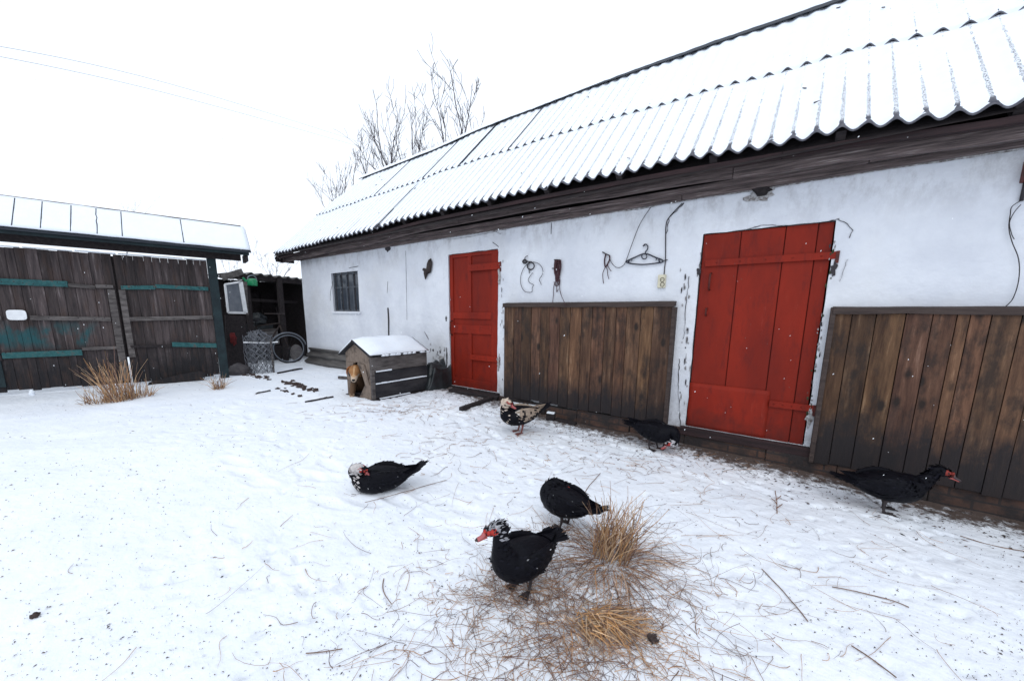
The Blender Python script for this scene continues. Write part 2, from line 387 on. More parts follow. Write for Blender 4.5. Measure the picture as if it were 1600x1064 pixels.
def prints(x, y):
    z = 0; ix, iy = int(x*4), int(y*4)
    for i in (ix-1, ix, ix+1):
        for j in (iy-1, iy, iy+1):
            for (cx_, cy_, ca, sa, l, w_, dp_) in PR.get((i, j), ()):
                dx, dy = x-cx_, y-cy_; u = (dx*ca+dy*sa)/l; v = (-dx*sa+dy*ca)/w_; q_ = u*u+v*v
                if q_ < 3.2: z += -dp_*math.exp(-q_*q_*.9)+dp_*.28*math.exp(-(q_-1.7)**2*2.5)
    return z
mb = MB(); n = len(gx)
mb.v = [V((x, y, ground(x, y)+(prints(x, y)+.0022*noise.noise((x*24, y*24, 8)) if -6 < x < 1.8 and 0 < y < 4.2 else 0))) for y in gy for x in gx]
for j in range(len(gy)-1):
    for i in range(n-1):
        mb.f.append((j*n+i, j*n+i+1, (j+1)*n+i+1, (j+1)*n+i)); mb.mi.append(0); mb.c.append((1, 1, 1))
tag(mb.build('ground', M['snow_ground'], smooth=True), kind='structure')

# ------------------------------------------------------------------ barn
XL, XR, YB, ZT = -9.07, 3.2, 7.44, 2.50
barn = thing('barn', 'long whitewashed barn with red doors and a snowy corrugated roof', 'barn', (XL, D, 0))
d1 = dict(x0=-4.345, x1=-3.375, z0=.20, z1=2.225)
d2 = dict(x0=-.785, x1=.21, z0=.185, z1=2.135)
wn = dict(x0=-7.79, x1=-6.83, z0=1.36, z1=2.13)
OPEN = [d1, d2, wn]
def lines(lo, hi, st, extra):
    k = int((hi-lo)/st); a = [lo+(hi-lo)*i/k for i in range(k+1)]
    a = [x for x in a if all(abs(x-e) > st*.45 for e in extra)]+list(extra)
    return sorted(a)
wx = lines(XL, XR, .07, [q for o in OPEN for q in (o['x0'], o['x1'])])
wz = lines(-.2, ZT+.1, .07, [q for o in OPEN for q in (o['z0'], o['z1'])])
mb = MB(); n = len(wx)
def wall_y(x, z): return D - .006 - .013*noise.noise((x*.9, z*.9, 1)) - .006*noise.noise((x*3.4, z*3.4, 9))
for z in wz:
    for x in wx:
        dx = dz = 0
        for o in OPEN:                                       # ragged plaster edge round the openings
            if o is not wn:
                if (abs(x-o['x0']) < .001 or abs(x-o['x1']) < .001) and o['z0'] < z < o['z1']: dx = .010*noise.noise((x, z*7, 4))+ (.006 if abs(x-o['x1'])<.001 else -.006)
                if abs(z-o['z1']) < .001 and o['x0'] <= x <= o['x1']: dz = .006+.010*noise.noise((x*6, z, 4))
        mb.v.append(V((x+dx, wall_y(x, z), z+dz)))
for j in range(len(wz)-1):
    for i in range(n-1):
        cxm, czm = (wx[i]+wx[i+1])/2, (wz[j]+wz[j+1])/2
        if any(o['x0'] < cxm < o['x1'] and o['z0'] < czm < o['z1'] for o in OPEN): continue
        mb.f.append((j*n+i, j*n+i+1, (j+1)*n+i+1, (j+1)*n+i)); mb.mi.append(0); mb.c.append((1, 1, 1))
for o in OPEN:                                               # reveals
    a, b2, c2, e = o['x0']-.012, o['x1']+.012, o['z0'], o['z1']+.012
    y0, y1 = D-.004, D+.16
    mb.add([(a, y0, c2), (a, y1, c2), (a, y1, e), (a, y0, e)], [(0, 1, 2, 3)])
    mb.add([(b2, y0, c2), (b2, y1, c2), (b2, y1, e), (b2, y0, e)], [(3, 2, 1, 0)])
    mb.add([(a, y0, e), (b2, y0, e), (b2, y1, e), (a, y1, e)], [(0, 1, 2, 3)])
    mb.add([(a, y0, c2), (b2, y0, c2), (b2, y1, c2), (a, y1, c2)], [(3, 2, 1, 0)])
# gables and back
RY, RZ = 5.86, 4.55
for x, fl in ((XL, 1), (XR, 0)):
    f = (0, 1, 2, 3, 4)
    mb.add([(x, D-.006, -.3), (x, YB, -.3), (x, YB, ZT), (x, RY, RZ-.05), (x, D-.006, ZT)], [f if fl else f[::-1]])
mb.add([(XL, YB, -.3), (XR, YB, -.3), (XR, YB, ZT), (XL, YB, ZT)], [(0, 1, 2, 3)])
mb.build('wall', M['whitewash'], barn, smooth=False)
mb = MB(); mb.box(XL+.3, XR-.3, D+.3, YB-.2, -.2, ZT-.05); mb.build('interior', M['kennel_dark'], barn)
# plinth
mb = MB(); x = -4.40
while x < XR:
    x2 = min(XR, x+random.uniform(.5, .9)); top = .165+random.uniform(-.012, .006)
    mb.box(x, x2-.004, D-.055+random.uniform(-.012, .012), D-.002, -.35, top); x = x2
mb.build('brick_plinth', M['brick'], barn, bevel=.006)

def door_frame(o, name, T=.035, yb=D-.012): return yb
# small panelled door
def red(k=0): return (1+k, 1+k, 1+k)
mb = MB(); mb.box(d1['x0'], d1['x1'], D+.03, D+.07, d1['z0'], d1['z1'], col=red(-.12))
def wx_(px, py): return on_y(px, py, D).x
def wz_(px, py): return on_y(px, py, D).z
X0, X1, Z0, Z1 = d1['x0'], d1['x1'], d1['z0'], d1['z1']
cs = wx_(732.5, 440); rs = wx_(767, 440)
zr = [wz_(740, v) for v in (413.5, 423.5, 478, 488, 508, 522, 554, 562, 594)]
yf, yf2 = D+.012, D+.0301
def rail(x0, x1, z0, z1, c=0): mb.box(x0, x1, yf+random.uniform(-.002, .002), yf2, z0, z1, col=red(c))
rail(X0, X0+.07, Z0, Z1); rail(rs, X1, Z0, Z1, -.03)
rail(X0+.0705, rs-.0005, Z1-.05, Z1)
rail(cs-.035, cs+.035, zr[3]+.0, Z1-.0505)
rail(X0+.0705, rs-.0005, zr[3]-.0005-.10, zr[3]-.0005, .02)
rail(X0+.0705, rs-.0005, zr[5], zr[4], .03)
rail(cs-.035, cs+.035, zr[8], zr[5]-.0005)
rail(X0+.0705, rs-.0005, Z0, zr[8]-.0005)
dr1 = mb.build('door', M['red'], barn, bevel=.004); dr1['label'] = 'narrow panelled red door'
def strap(door, xa, xb, za, zb, y0, y1, col=0, x_h=None, rise=0):
    q = MB(); dz = rise
    q.add([(xa, y0, za), (xb, y0, za+dz), (xb, y0, zb+dz), (xa, y0, zb), (xa, y1, za), (xb, y1, za+dz), (xb, y1, zb+dz), (xa, y1, zb)],
          [(0, 1, 2, 3), (7, 6, 5, 4), (4, 5, 1, 0), (3, 2, 6, 7), (0, 3, 7, 4), (1, 5, 6, 2)], col=red(col))
    if x_h: q.box(x_h-.012, x_h+.012, y0-.003, y1+.01, za+dz-.035, zb+dz+.004, mi=1)
    for k in range(5):
        xx = xa+(xb-xa)*(k+.5)/5; q.ball((xx, y0, (za+zb)/2+dz*(k+.5)/5), (.007, .005, .007), 6, 4, col=red(-.2))
    return q.build('hinge_strap', [M['red'], M['red_dark']], door, bevel=.002)
strap(dr1, cs, X1+.055, zr[1], zr[0], D-.012, D+.0115, .08, X1+.05)
strap(dr1, cs+.02, X1+.055, zr[7], zr[6], D-.012, D+.0115, .05, X1+.05)
q = MB(); hx = wx_(706, 510)
q.tube([(hx, D+.012, wz_(706, 501)), (hx, D-.03, wz_(706, 503)), (hx, D-.035, wz_(706, 512)), (hx, D-.03, wz_(706, 521)), (hx, D+.012, wz_(706, 524))], .011, 6)
q.build('door_handle', M['red_dark'], dr1, smooth=True)
# large plank door
mb = MB(); X0, X1, Z0, Z1 = d2['x0'], d2['x1'], d2['z0'], d2['z1']
bx = [X0]+[wx_(*q) for q in ((1146, 480), (1213, 480), (1270, 420))]+[X1]
zb = wz_(1137, 604)
for i in range(4):
    mb.box(bx[i]+.003, bx[i+1]-.003, D+.012+random.uniform(-.003, .003), D+.05, Z0, Z1, col=red((-.05, .04, .0, -.12)[i]))
mb.box(X0+.01, X1-.01, D+.03, D+.07, Z0, Z1, col=red(-.6))
dr2 = mb.build('door', M['red'], barn, bevel=.004); dr2['label'] = 'wide plank red door with a metal patch at its foot'
strap(dr2, X0+.04, X1+.04, wz_(1200, 411), wz_(1200, 400.5), D-.010, D+.009, .06, X1+.045, .0)
xs = wx_(1200, 640)
strap(dr2, xs+.003, X1+.05, wz_(1235, 639), wz_(1235, 629), D-.010, D+.009, .1, X1+.045, .0)
q = MB(); zp = wz_(1140, 604); k = 16
for i in range(k):                                           # thin sheet metal, slightly buckled
    for j in range(10):
        pass
gv = []
for j in range(11):
    for i in range(17):
        x = X0-.004+(xs-X0+.004)*i/16; z = Z0-.012+(zp-Z0+.012)*j/10
        gv.append((x, D+.004-.004*noise.noise((x*5, z*5, 2))-.002*noise.noise((x*14, z*14, 2)), z))
q.add(gv, [(j*17+i, j*17+i+1, (j+1)*17+i+1, (j+1)*17+i) for j in range(10) for i in range(16)], col=red(.22))
pm = q.build('metal_patch', M['red'], dr2, smooth=True); sm = pm.modifiers.new('solid', 'SOLIDIFY'); sm.thickness = .002
q = MB(); a = on_y(1111, 427, D); b2 = on_y(1108, 453, D)
q.tube([a+V((0, .012, 0)), a+V((0, -.03, -.01)), (a+b2)/2+V((0, -.036, 0)), b2+V((0, -.03, .01)), b2+V((0, .012, 0))], .009, 6)
q.build('door_handle', M['red_dark'], dr2, smooth=True); q = MB(); a = on_y(1104, 482, D); q.tube([a+V((0, .012, 0)), a+V((.0, -.02, 0)), a+V((.0, -.02, -.06)), a+V((0, .012, -.07))], .008, 6)
q.build('latch', M['red_dark'], dr2, smooth=True)
# thresholds
mb = MB(); mb.box(d2['x0']-.05, d2['x1']+.07, D-.062, D+.12, d2['z0']-.085, d2['z0']-.003); mb.build('door_sill', M['reddish_wood'], barn, bevel=.004)
mb = MB(); mb.box(d1['x0']-.03, d1['x1']+.05, D-.05, D+.12, d1['z0']-.08, d1['z0']-.003); mb.build('door_sill', M['dark_wood'], barn, bevel=.004)
# window
wroot = MB(); X0, X1, Z0, Z1 = wn['x0'], wn['x1'], wn['z0'], wn['z1']; yw = D+.03
f = .04
wroot.box(X0, X1, yw, yw+.05, Z1-f, Z1); wroot.box(X0, X1, yw, yw+.05, Z0, Z0+f)
wroot.box(X0, X0+f, yw, yw+.05, Z0+f, Z1-f); wroot.box(X1-f, X1, yw, yw+.05, Z0+f, Z1-f)
wo_ = wroot.build('window', M['blue_grey'], barn, bevel=.003); wo_['label'] = 'small barred window with dark panes'
q = MB(); q.box(X0+f, X1-f, yw+.03, yw+.036, Z0+f, Z1-f); q.build('pane', M['glass'], wo_)
q = MB(); zm = Z0+(Z1-Z0)*.62; q.box(X0+f, X1-f, yw+.006, yw+.029, zm-.018, zm+.018)
for t in (.25, .5, .75):
    xx = X0+(X1-X0)*t; q.box(xx-.016, xx+.016, yw+.003, yw+.0285, Z0+f, Z1-f)
q.build('glazing_bar', M['blue_grey'], wo_, bevel=.002)
q = MB()
for t in (.14, .38, .62, .86):
    xx = X0+(X1-X0)*t; q.tube([(xx, D+.012, Z0-.005), (xx, D+.012, Z1+.005)], .006, 5)
q.build('iron_bar', M['black_iron'], wo_)
q = MB(); q.box(X0-.05, X1+.05, D-.035, D+.03, Z0-.045, Z0-.004); q.build('window_sill', M['whitewash'], wo_, bevel=.006)

# eaves: stepped boards under the overhang
EZ = [(-9.6, 2.60), (-6.4, 2.675), (-4.4, 2.745), (-2.5, 2.75), (-1.3, 2.735), (0, 2.70), (1, 2.645), (2, 2.62), (4, 2.62)]
def ez(x): return lerp_tab(EZ, x)
YE = 3.84
def board(name, y0, y1, zlo, zhi, mm, x0=-9.55, x1=XR+.3, seg=None, wob=.004):
    cuts = [x0]+(seg or [])+[x1]
    for a, b2 in zip(cuts, cuts[1:]):
        q = MB(); k = max(2, int((b2-a)/.35)); ro = random.uniform(-.006, .006); pr = []
        for i in range(k+1):
            x = a+.002+(b2-a-.004)*i/k; e = ez(x)-2.70; wv = wob*noise.noise((x*1.5, y0*9, zlo*7)); dz = e+wv
            pr.append([(x, y0+ro+wv, zlo+dz+ro), (x, y1+ro, zlo+dz+ro), (x, y1+ro, zhi+dz+ro), (x, y0+ro+wv, zhi+dz+ro)])
        vs = [p for c2 in pr for p in c2]; fs = [(0, 1, 2, 3), tuple(4*k+j for j in (3, 2, 1, 0))]
        for i in range(k):
            for j in range(4): fs.append((4*i+j, 4*i+4+j, 4*i+4+(j+1) % 4, 4*i+(j+1) % 4))
        q.add(vs, fs); q.build(name, mm, barn, bevel=.003)
def wall_board(name, y0, y1, zlo, zhi, mm, seg=None):
    cuts = [-9.12]+(seg or [])+[XR+.1]
    for a, b2 in zip(cuts, cuts[1:]):
        q = MB(); ro = random.uniform(-.005, .005); k = max(2, int((b2-a)/.4))
        for i in range(k):
            pass
        q.box(a+.002, b2-.002, y0+ro, y1, zlo+ro, zhi+ro); q.build(name, mm, barn, bevel=.004)
wall_board('wall_plate', D-.075, D-.025, 2.475, 2.525, M['eave_wood'], [-5.1, -1.0])
wall_board('eave_board', D-.135, D-.077, 2.525, 2.570, M['eave_wood'], [-6.3, -2.2, .35])
board('fascia_board', D-.235, D-.185, 2.535, 2.625, M['eave_wood'], seg=[-7.2, -3.9, -.55])
board('soffit_board', D-.185, D-.03, 2.628, 2.645, M['dark_wood'])
board('eave_batten', D-.345, D-.295, 2.600, 2.645, M['reddish_wood'], seg=[-4.6, -.2])
mb = MB()
x = -9.2
while x < XR+.2:
    dz = ez(x)-2.70
    mb = MB(); mb.bar((x, D-.34, 2.665+dz), (x, D+.5, 2.665+.84+dz), .06, .10); mb.build('rafter_end', M['dark_wood'], barn, bevel=.004)
    x += .85
mb = MB(); x = -9.45                                        # boarding over the rafters closes the roof space
mb.add([(-9.46, D-.40, 2.70-.05+ez(-9.3)-2.7), (XR+.2, D-.36, 2.62), (XR+.2, RY, RZ-.02), (-8.95, RY, RZ-.06)], [(0, 1, 2, 3)])
mb.add([(-9.3, 2*RY-D+.36, 2.62), (XR+.2, 2*RY-D+.36, 2.60), (XR+.2, RY, RZ-.03), (-8.95, RY, RZ-.07)], [(3, 2, 1, 0)])
mb.build('roof_boarding', M['dark_wood'], barn)
q = MB(); q.bar((-9.36, D-.36, 2.535), (-9.02, RY, RZ-.12), .03, .13); q.bar((-9.36, 2*RY-D+.36, 2.535), (-9.02, RY+.001, RZ-.12), .03, .13); q.build('barge_board', M['eave_wood'], barn)
q = MB(); q.poly([(-9.45, D-.37, 2.44), (-9.45, D+.02, 2.44), (-9.45, D+.02, 2.93), (-9.45, D-.37, 2.545)], (.02, 0, 0)); q.build('eave_end', M['dark_wood'], barn)

# corrugated roof with snow lying on it
WAVE, AMP = .145, .0225
def zr_(x): return ez(x) + 2.00 + .04*noise.noise((x*.5, 3, 3))
def roofpt(x, t, off, side=1):
    a = V((x, YE, ez(x))); b2 = V((x, RY, zr_(x)))
    p = a+(b2-a)*t; nn = V((0, -.705, .709)); p += nn*off
    if side < 0: p.y = 2*RY-p.y
    return p
def xleft(t): return -9.44+.14*min(t, .5)/.5+(.42*(t-.5)/.5 if t > .5 else 0)
UP_GAPS = [-7.72, -6.95, -5.52, -4.62, -3.62]
LO_GAPS = [-5.62, -6.55]
def in_gap(x, t, gaps):
    for i, g in enumerate(gaps):
        wv = (.020, .010, .016, .030, .014)[i % 5]*(1.0 if t > .5 else (1.25-t*2.2))
        if abs(x-g) < wv: return True
    return False
def sheet_rows(t0, t1, lift, mm, rows, off_fn, name, parent, nper=10, gaps=(), hole=False, side=1):
    xs_ = []; x = -9.5; st = WAVE/nper
    while x < XR+.35: xs_.append(x); x += st
    n_ = len(xs_); q = MB()
    for j in range(rows+1):
        t = t0+(t1-t0)*j/rows
        for x in xs_:
            xx = max(x, xleft(t)); q.v.append(roofpt(xx, t, (off_fn(xx, t) if not (hole and j == 0) else min(off_fn(xx, t), sheet_off(xx, t)-.006))+lift, side))
    for j in range(rows):
        t = t0+(t1-t0)*(j+.5)/rows
        for i in range(n_-1):
            xm = (xs_[i]+xs_[i+1])/2
            if xs_[i+1] <= xleft(t): continue
            if hole and in_gap(xm, t, gaps): continue
            fa = (j*n_+i, j*n_+i+1, (j+1)*n_+i+1, (j+1)*n_+i)
            q.f.append(fa if side > 0 else fa[::-1]); q.mi.append(0); q.c.append((1, 1, 1))
    return q.build(name, mm, parent, smooth=True)
def prof(x): return math.cos(2*math.pi*x/WAVE)
def tilt(x): return .006*math.sin(x*2*math.pi/1.05+.6)
sheet_off = lambda x, t: AMP*prof(x)+tilt(x)
roof = sheet_rows(0, .53, 0, M['slate'], 8, sheet_off, 'roof', barn, 12)
roof['label'] = 'corrugated sheet roof under thin snow'
sd = roof.modifiers.new('solid', 'SOLIDIFY'); sd.thickness = .007; sd.offset = -1
LIFT = .021
up = sheet_rows(.478, 1.0, LIFT, M['slate'], 8, sheet_off, 'upper_sheet_row', roof, 12)
sd = up.modifiers.new('solid', 'SOLIDIFY'); sd.thickness = .007; sd.offset = -1
bk = sheet_rows(0, 1.0, .0, M['snow'], 8, sheet_off, 'rear_slope', roof, 8, side=-1)
def snow_off(lower):
    def fn(x, t):
        k = .36+.10*noise.noise((x*.7, t*2, 1))
        if lower:                                            # thinner towards the eave at the near end
            m_ = .0004+.0015*sstep(-x, .2, 1.6)-.0006*sstep(x, -1.2, .6)+.0026*sstep(x, -2.0, 1.0)*sstep(t, .40, .02)
        else: m_ = -.0004+.0020*sstep(-x, .6, 3.5)
        m_ += .0012*noise.noise((x*.35, t*2.1, 4)) + .0012*noise.noise((round(x/WAVE)*3.3, t*2.2, 8))
        c_ = AMP*(1-k)-m_
        e = sstep(t, .050, .004) if lower else 0             # thins out right at the eave
        k2 = k+(.86-k)*e; c2 = c_+(AMP*.14-m_*.6-c_)*e
        if lower:
            f = sstep(t, .462, .477); k2 = k2*(1-f)+.25*f; c2 = c2*(1-f)+.0135*f   # drifted against the upper sheets
        rag = .0022*noise.noise((x*110, t*170, 2))+.0014*noise.noise((x*36, t*40, 5))
        return AMP*k2*prof(x)+c2+tilt(x)+rag
    return fn
sheet_rows(.004, .50, 0, M['snow'], 90, snow_off(True), 'roof_snow', roof, 12, LO_GAPS, True)
sheet_rows(.4785, .985, LIFT, M['snow'], 80, snow_off(False), 'roof_snow', roof, 12, UP_GAPS, True)
# dark joint lines: edge of the neighbouring sheet standing proud
for gaps, t0, t1, lf in ((UP_GAPS, .482, .98, LIFT), (LO_GAPS, .005, .42, 0)):
    for i, g in enumerate(gaps):
        q = MB(); pts = [roofpt(g+.01*noise.noise((k, g, 0)), t0+(t1-t0)*k/10, sheet_off(g, 0)+lf+.004) for k in range(11)]
        if lf == 0 and i == 1: pts = pts[:5]
        q.tube(pts, (.010, .005, .008, .012, .006)[i % 5], 5); q.build('sheet_edge', M['seam'], roof)
# ridge cap
q = MB(); pr = []; xs_ = []; x = -8.95
while x < XR+.35: xs_.append(x); x += .05
for x in xs_:
    zt = zr_(x)+.062+.008*noise.noise((x*2, 1, 1)); w2 = .15
    pr.append([(x, RY-w2, zt-w2*.80), (x, RY-.02, zt-.008), (x, RY, zt), (x, RY+.02, zt-.008), (x, RY+w2, zt-w2*.80)])
vs = [p for c2 in pr for p in c2]
q.add(vs, [(5*i+j, 5*i+5+j, 5*i+6+j, 5*i+1+j) for i in range(len(pr)-1) for j in range(4)])
rc = q.build('ridge_cap', M['seam'], roof); sd = rc.modifiers.new('solid', 'SOLIDIFY'); sd.thickness = .006
q = MB(); pr = []
for x in xs_:
    zt = zr_(x)+.072+.008*noise.noise((x*2, 1, 1)); w2 = .135-.09*sstep(x, -3.2, -1.6)+.03*noise.noise((x*9, 7, 1))
    pr.append([(x, RY-w2, zt-w2*.80-.003), (x, RY-w2*.85, zt-w2*.66+.004), (x, RY-.02, zt+.004), (x, RY, zt+.010), (x, RY+.02, zt+.004), (x, RY+w2*.9, zt-w2*.72+.004), (x, RY+w2, zt-w2*.80-.003)])
vs = [p for c2 in pr for p in c2]
q.add(vs, [(7*i+j, 7*i+7+j, 7*i+8+j, 7*i+1+j) for i in range(len(pr)-1) for j in range(6)])
q.build('ridge_snow', M['snow'], roof, smooth=True)
# wind-blown leaves / twigs on the roof
q = MB()
for k in range(26):
    x = random.uniform(-8, 1.6); t = random.uniform(.03, .95); p = roofpt(x, t, .045 if t > .48 else .022)
    a = random.uniform(0, 6.28); l = random.uniform(.015, .045)
    q.bar(p, p+V((math.cos(a)*l, math.sin(a)*l*.7, math.sin(a)*l*.7)), .012, .006)
tag(q.build('roof_litter', M['litter'], roof), kind='stuff')

# cracks, rods and beam ends on the wall: parts of the barn
def wp(px, py, out=.0):
    p = on_y(px, py, D); y = wall_y(p.x, p.z)-out; return on_y(px, py, y)
def crack(pts, wd=.008, jag=.012):
    q = MB(); P = []
    for (a, b2) in zip(pts, pts[1:]):
        A, B = V((a[0], a[1], 0)), V((b2[0], b2[1], 0)); k = max(2, int((B-A).length/5))
        for i in range(k): P.append(A+(B-A)*(i/k))
    P.append(V((pts[-1][0], pts[-1][1], 0))); W = []
    for i, p in enumerate(P):
        c2 = wp(p.x, p.y, .0035); j = V((random.uniform(-jag, jag), 0, random.uniform(-jag, jag)*.5)); W.append(c2+j)
    L_, R2 = [], []
    for i, p in enumerate(W):
        t = (W[min(i+1, len(W)-1)]-W[max(i-1, 0)]).normalized(); s_ = V((t.z, 0, -t.x))*(wd*random.uniform(.08, .8)/2)
        L_.append(p-s_); R2.append(p+s_)
    k = len(W)
    q.add(L_+R2, [(i, i+1, k+i+1, k+i) for i in range(k-1)]); o = q.build('crack', M['crack'], barn)
    so_ = o.modifiers.new('solid', 'SOLIDIFY'); so_.thickness = .004
for pts, wd, jg in [
    ([(1165, 360), (1190, 352), (1240, 353), (1290, 347), (1310, 342)], .009, .006),
    ([(1308, 343), (1325, 350), (1332, 360), (1326, 372)], .008, .006),
    ([(1068, 318), (1046, 341), (1040, 372)], .012, .008),
    ([(1022, 322), (1014, 326)], .01, .004), ([(862, 348), (861, 366)], .01, .002),
    ([(1062, 560), (1060, 600), (1063, 668)], .012, .006), ([(1077, 432), (1073, 470), (1068, 530)], .008, .006),
    ([(606, 440), (605, 458)], .008, .002),
    ([(634, 392), (635, 440), (636, 500)], .004, .002),
    ([(1096, 395), (1092, 420), (1090, 432)], .016, .008), ([(770, 379), (779, 386)], .01, .004),
    ([(683, 553), (690, 560), (695, 572)], .02, .012), ([(663, 518), (670, 530)], .014, .008),
    ([(520, 440), (517, 455), (516, 470)], .014, .01),
    ([(545, 419), (560, 416)], .014, .006), ([(1324, 405), (1317, 425), (1312, 440)], .003, .003),
    ([(700, 375), (735, 370), (775, 362), (782, 366)], .006, .005)]: crack(pts, wd, jg)
# dark gap where the plaster stops short of the boards
q = MB(); xs_ = [XL+.03+i*.05 for i in range(int((XR-XL)/.05))]; k = len(xs_)
top = [(x, D-.026, 2.49) for x in xs_]
bot = [(x, D-.026, 2.474-.016*abs(noise.noise((x*6, 2, 2)))-.020*max(0, noise.noise((x*1.7, 5, 2)))) for x in xs_]
q.add(top+bot, [(i, k+i, k+i+1, i+1) for i in range(k-1)]); o = q.build('plaster_gap', M['plaster_raw'], barn)
so_ = o.modifiers.new('solid', 'SOLIDIFY'); so_.thickness = .01
# crumbled plaster round the door hinges and jambs
def patch(px, py, rx, ry, mm, out=.006, seed=0, nm='bare_patch'):
    c2 = wp(px, py, out); q = MB(); n_ = 22; vs = [c2+V((0, -.004, 0))]
    for i in range(n_):
        a = 2*math.pi*i/n_; k = 1+.6*noise.noise((math.cos(a)*1.7+seed*3.1, math.sin(a)*1.7, seed))+random.uniform(-.25, .25)
        vs.append(c2+V((math.cos(a)*rx*k, 0, math.sin(a)*ry*k)))
    q.add(vs, [(0, 1+(i+1) % n_, 1+i) for i in range(n_)]); o = q.build(nm, mm, barn)
    so_ = o.modifiers.new('solid', 'SOLIDIFY'); so_.thickness = .003; so_.offset = 0
    return o
patch(780, 430, .026, .10, M['plaster_raw'], seed=1); patch(779, 566, .024, .11, M['plaster_raw'], seed=2)
patch(1303, 420, .02, .06, M['crack'], seed=3); patch(1092, 424, .02, .035, M['crack'], seed=4)
patch(1190, 305, .10, .055, M['plaster_raw'], seed=5); patch(690, 562, .07, .07, M['plaster_raw'], seed=6)
patch(698, 560, .014, .13, M['crack'], seed=12); patch(1265, 650, .025, .10, M['plaster_raw'], seed=7)
patch(606, 388, .08, .05, M['crack'], seed=8); patch(697, 498, .018, .04, M['crack'], seed=9)  # first dark patch paints in the black of a hole by the beam
for k in range(34):
    t = random.random(); patch(1301-42*t+random.uniform(-3, 7), 375+280*t, random.uniform(.002, .007), random.uniform(.006, .022), M[random.choice(('crack', 'moss', 'plaster_raw'))], seed=20+k, nm='moss_speck')
for k in range(30):
    t = random.random(); patch(1070+random.uniform(-8, 9), 420+240*t, random.uniform(.002, .007), random.uniform(.008, .035), M[random.choice(('crack', 'plaster_raw'))], seed=60+k)
for k in range(26):
    patch(random.uniform(666, 699), random.uniform(535, 592), random.uniform(.003, .014), random.uniform(.005, .03), M[random.choice(('crack', 'plaster_raw'))], seed=100+k)
for k in range(16):
    t = random.random(); patch(783+random.uniform(-3, 4), 400+200*t, random.uniform(.002, .006), random.uniform(.006, .03), M[random.choice(('crack', 'plaster_raw'))], seed=140+k)
q = MB(); c2 = wp(1191, 299); q.ball(c2+V((0, -.01, .015)), (.075, .06, .05), 12, 8, nz=.5, nsc=3); q.build('beam_end', M['dark_wood'], barn, smooth=True)
q = MB(); q.tube([wp(606, 481, .012), wp(607, 500, .014), wp(607.5, 540, .012)], .012, 6); q.build('iron_rod', M['wire'], barn)

# ------------------------------------------------------------------ plank covers against the wall
def wood_c():
    k = random.uniform(.62, 1.35); return (k, k*random.uniform(.92, 1.03), k*random.uniform(.88, 1.06))
def panel(label, xs_, ztop, zbot, xfr):
    t = thing('plank_cover', label, 'wooden cover', (xs_[0], D-.05, zbot), 0, 'plank covers along the barn wall'); yF = D-.085
    q = MB()
    for a, b2 in zip(xs_, xs_[1:]):
        o_ = random.uniform(-.004, .004); zt = ztop-.045; zb_ = zbot+random.uniform(-.012, .012)
        tw = random.uniform(-.004, .004)
        q.add([(a+.0025, yF+o_, zb_), (b2-.0025, yF+o_+tw, zb_), (b2-.0025, yF+o_+tw, zt), (a+.0025, yF+o_, zt),
               (a+.0025, yF+.025, zb_), (b2-.0025, yF+.025, zb_), (b2-.0025, yF+.025, zt), (a+.0025, yF+.025, zt)],
              [(0, 1, 2, 3), (7, 6, 5, 4), (4, 5, 1, 0), (3, 2, 6, 7), (0, 3, 7, 4), (1, 5, 6, 2)], col=wood_c())
    q.build('planks', M['panel'], t, bevel=.002)
    q = MB(); q.box(xs_[0]+.01, xs_[-1]-.01, yF+.026, D-.012, zbot+.03, ztop-.07); q.build('backing', M['kennel_dark'], t)
    q = MB(); k = 14; pr = []
    for i in range(k+1):
        x = xs_[0]-.015+(xs_[-1]-xs_[0]+.03)*i/k; wv = .004*noise.noise((x*3, 0, 0)); e = .05+.014*noise.noise((x*2.1, 4, 0))
        pr.append([(x, yF-.022, ztop-e+wv), (x, D-.012, ztop-.03+wv), (x, D-.012, ztop+.012+wv), (x, yF-.022, ztop+wv)])
    fs = [(0, 1, 2, 3), tuple(4*k+j for j in (3, 2, 1, 0))]+[(4*i+j, 4*i+4+j, 4*i+4+(j+1) % 4, 4*i+(j+1) % 4) for i in range(k) for j in range(4)]
    q.add([p for c2 in pr for p in c2], fs); q.build('top_board', M['panel_frame'], t, bevel=.003)
    for xx in xfr:
        q = MB(); q.box(xx-.016, xx+.018, yF-.014, D-.012, zbot-.005, ztop-.052 if xx > xs_[0]+.1 else ztop+.004); q.build('side_board', M['panel_frame'], t, bevel=.003)
    return t
yF = D-.085
p1x = [on_y(x, 560, yF).x for x in (787.5, 802, 813.5, 829, 843, 857, 873, 888.5, 906, 922.5, 942, 959, 975, 997, 1016, 1045)]
panel('brown plank cover on the wall between the two red doors', p1x, 1.485, .185, [p1x[-1]+.012])
p2x = [on_y(x, 585, yF).x for x in (1290, 1317, 1354, 1399, 1440, 1477, 1497, 1530, 1576, 1612)]
while p2x[-1] < 2.2: p2x.append(p2x[-1]+random.uniform(.09, .14))
panel('brown plank cover right of the wide red door, running out of frame', p2x, 1.425, .075, [p2x[0]-.012])

# ------------------------------------------------------------------ things hung on the wall
def wth(name, label, cat, px, py): return thing(name, label, cat, wp(px, py, .0))
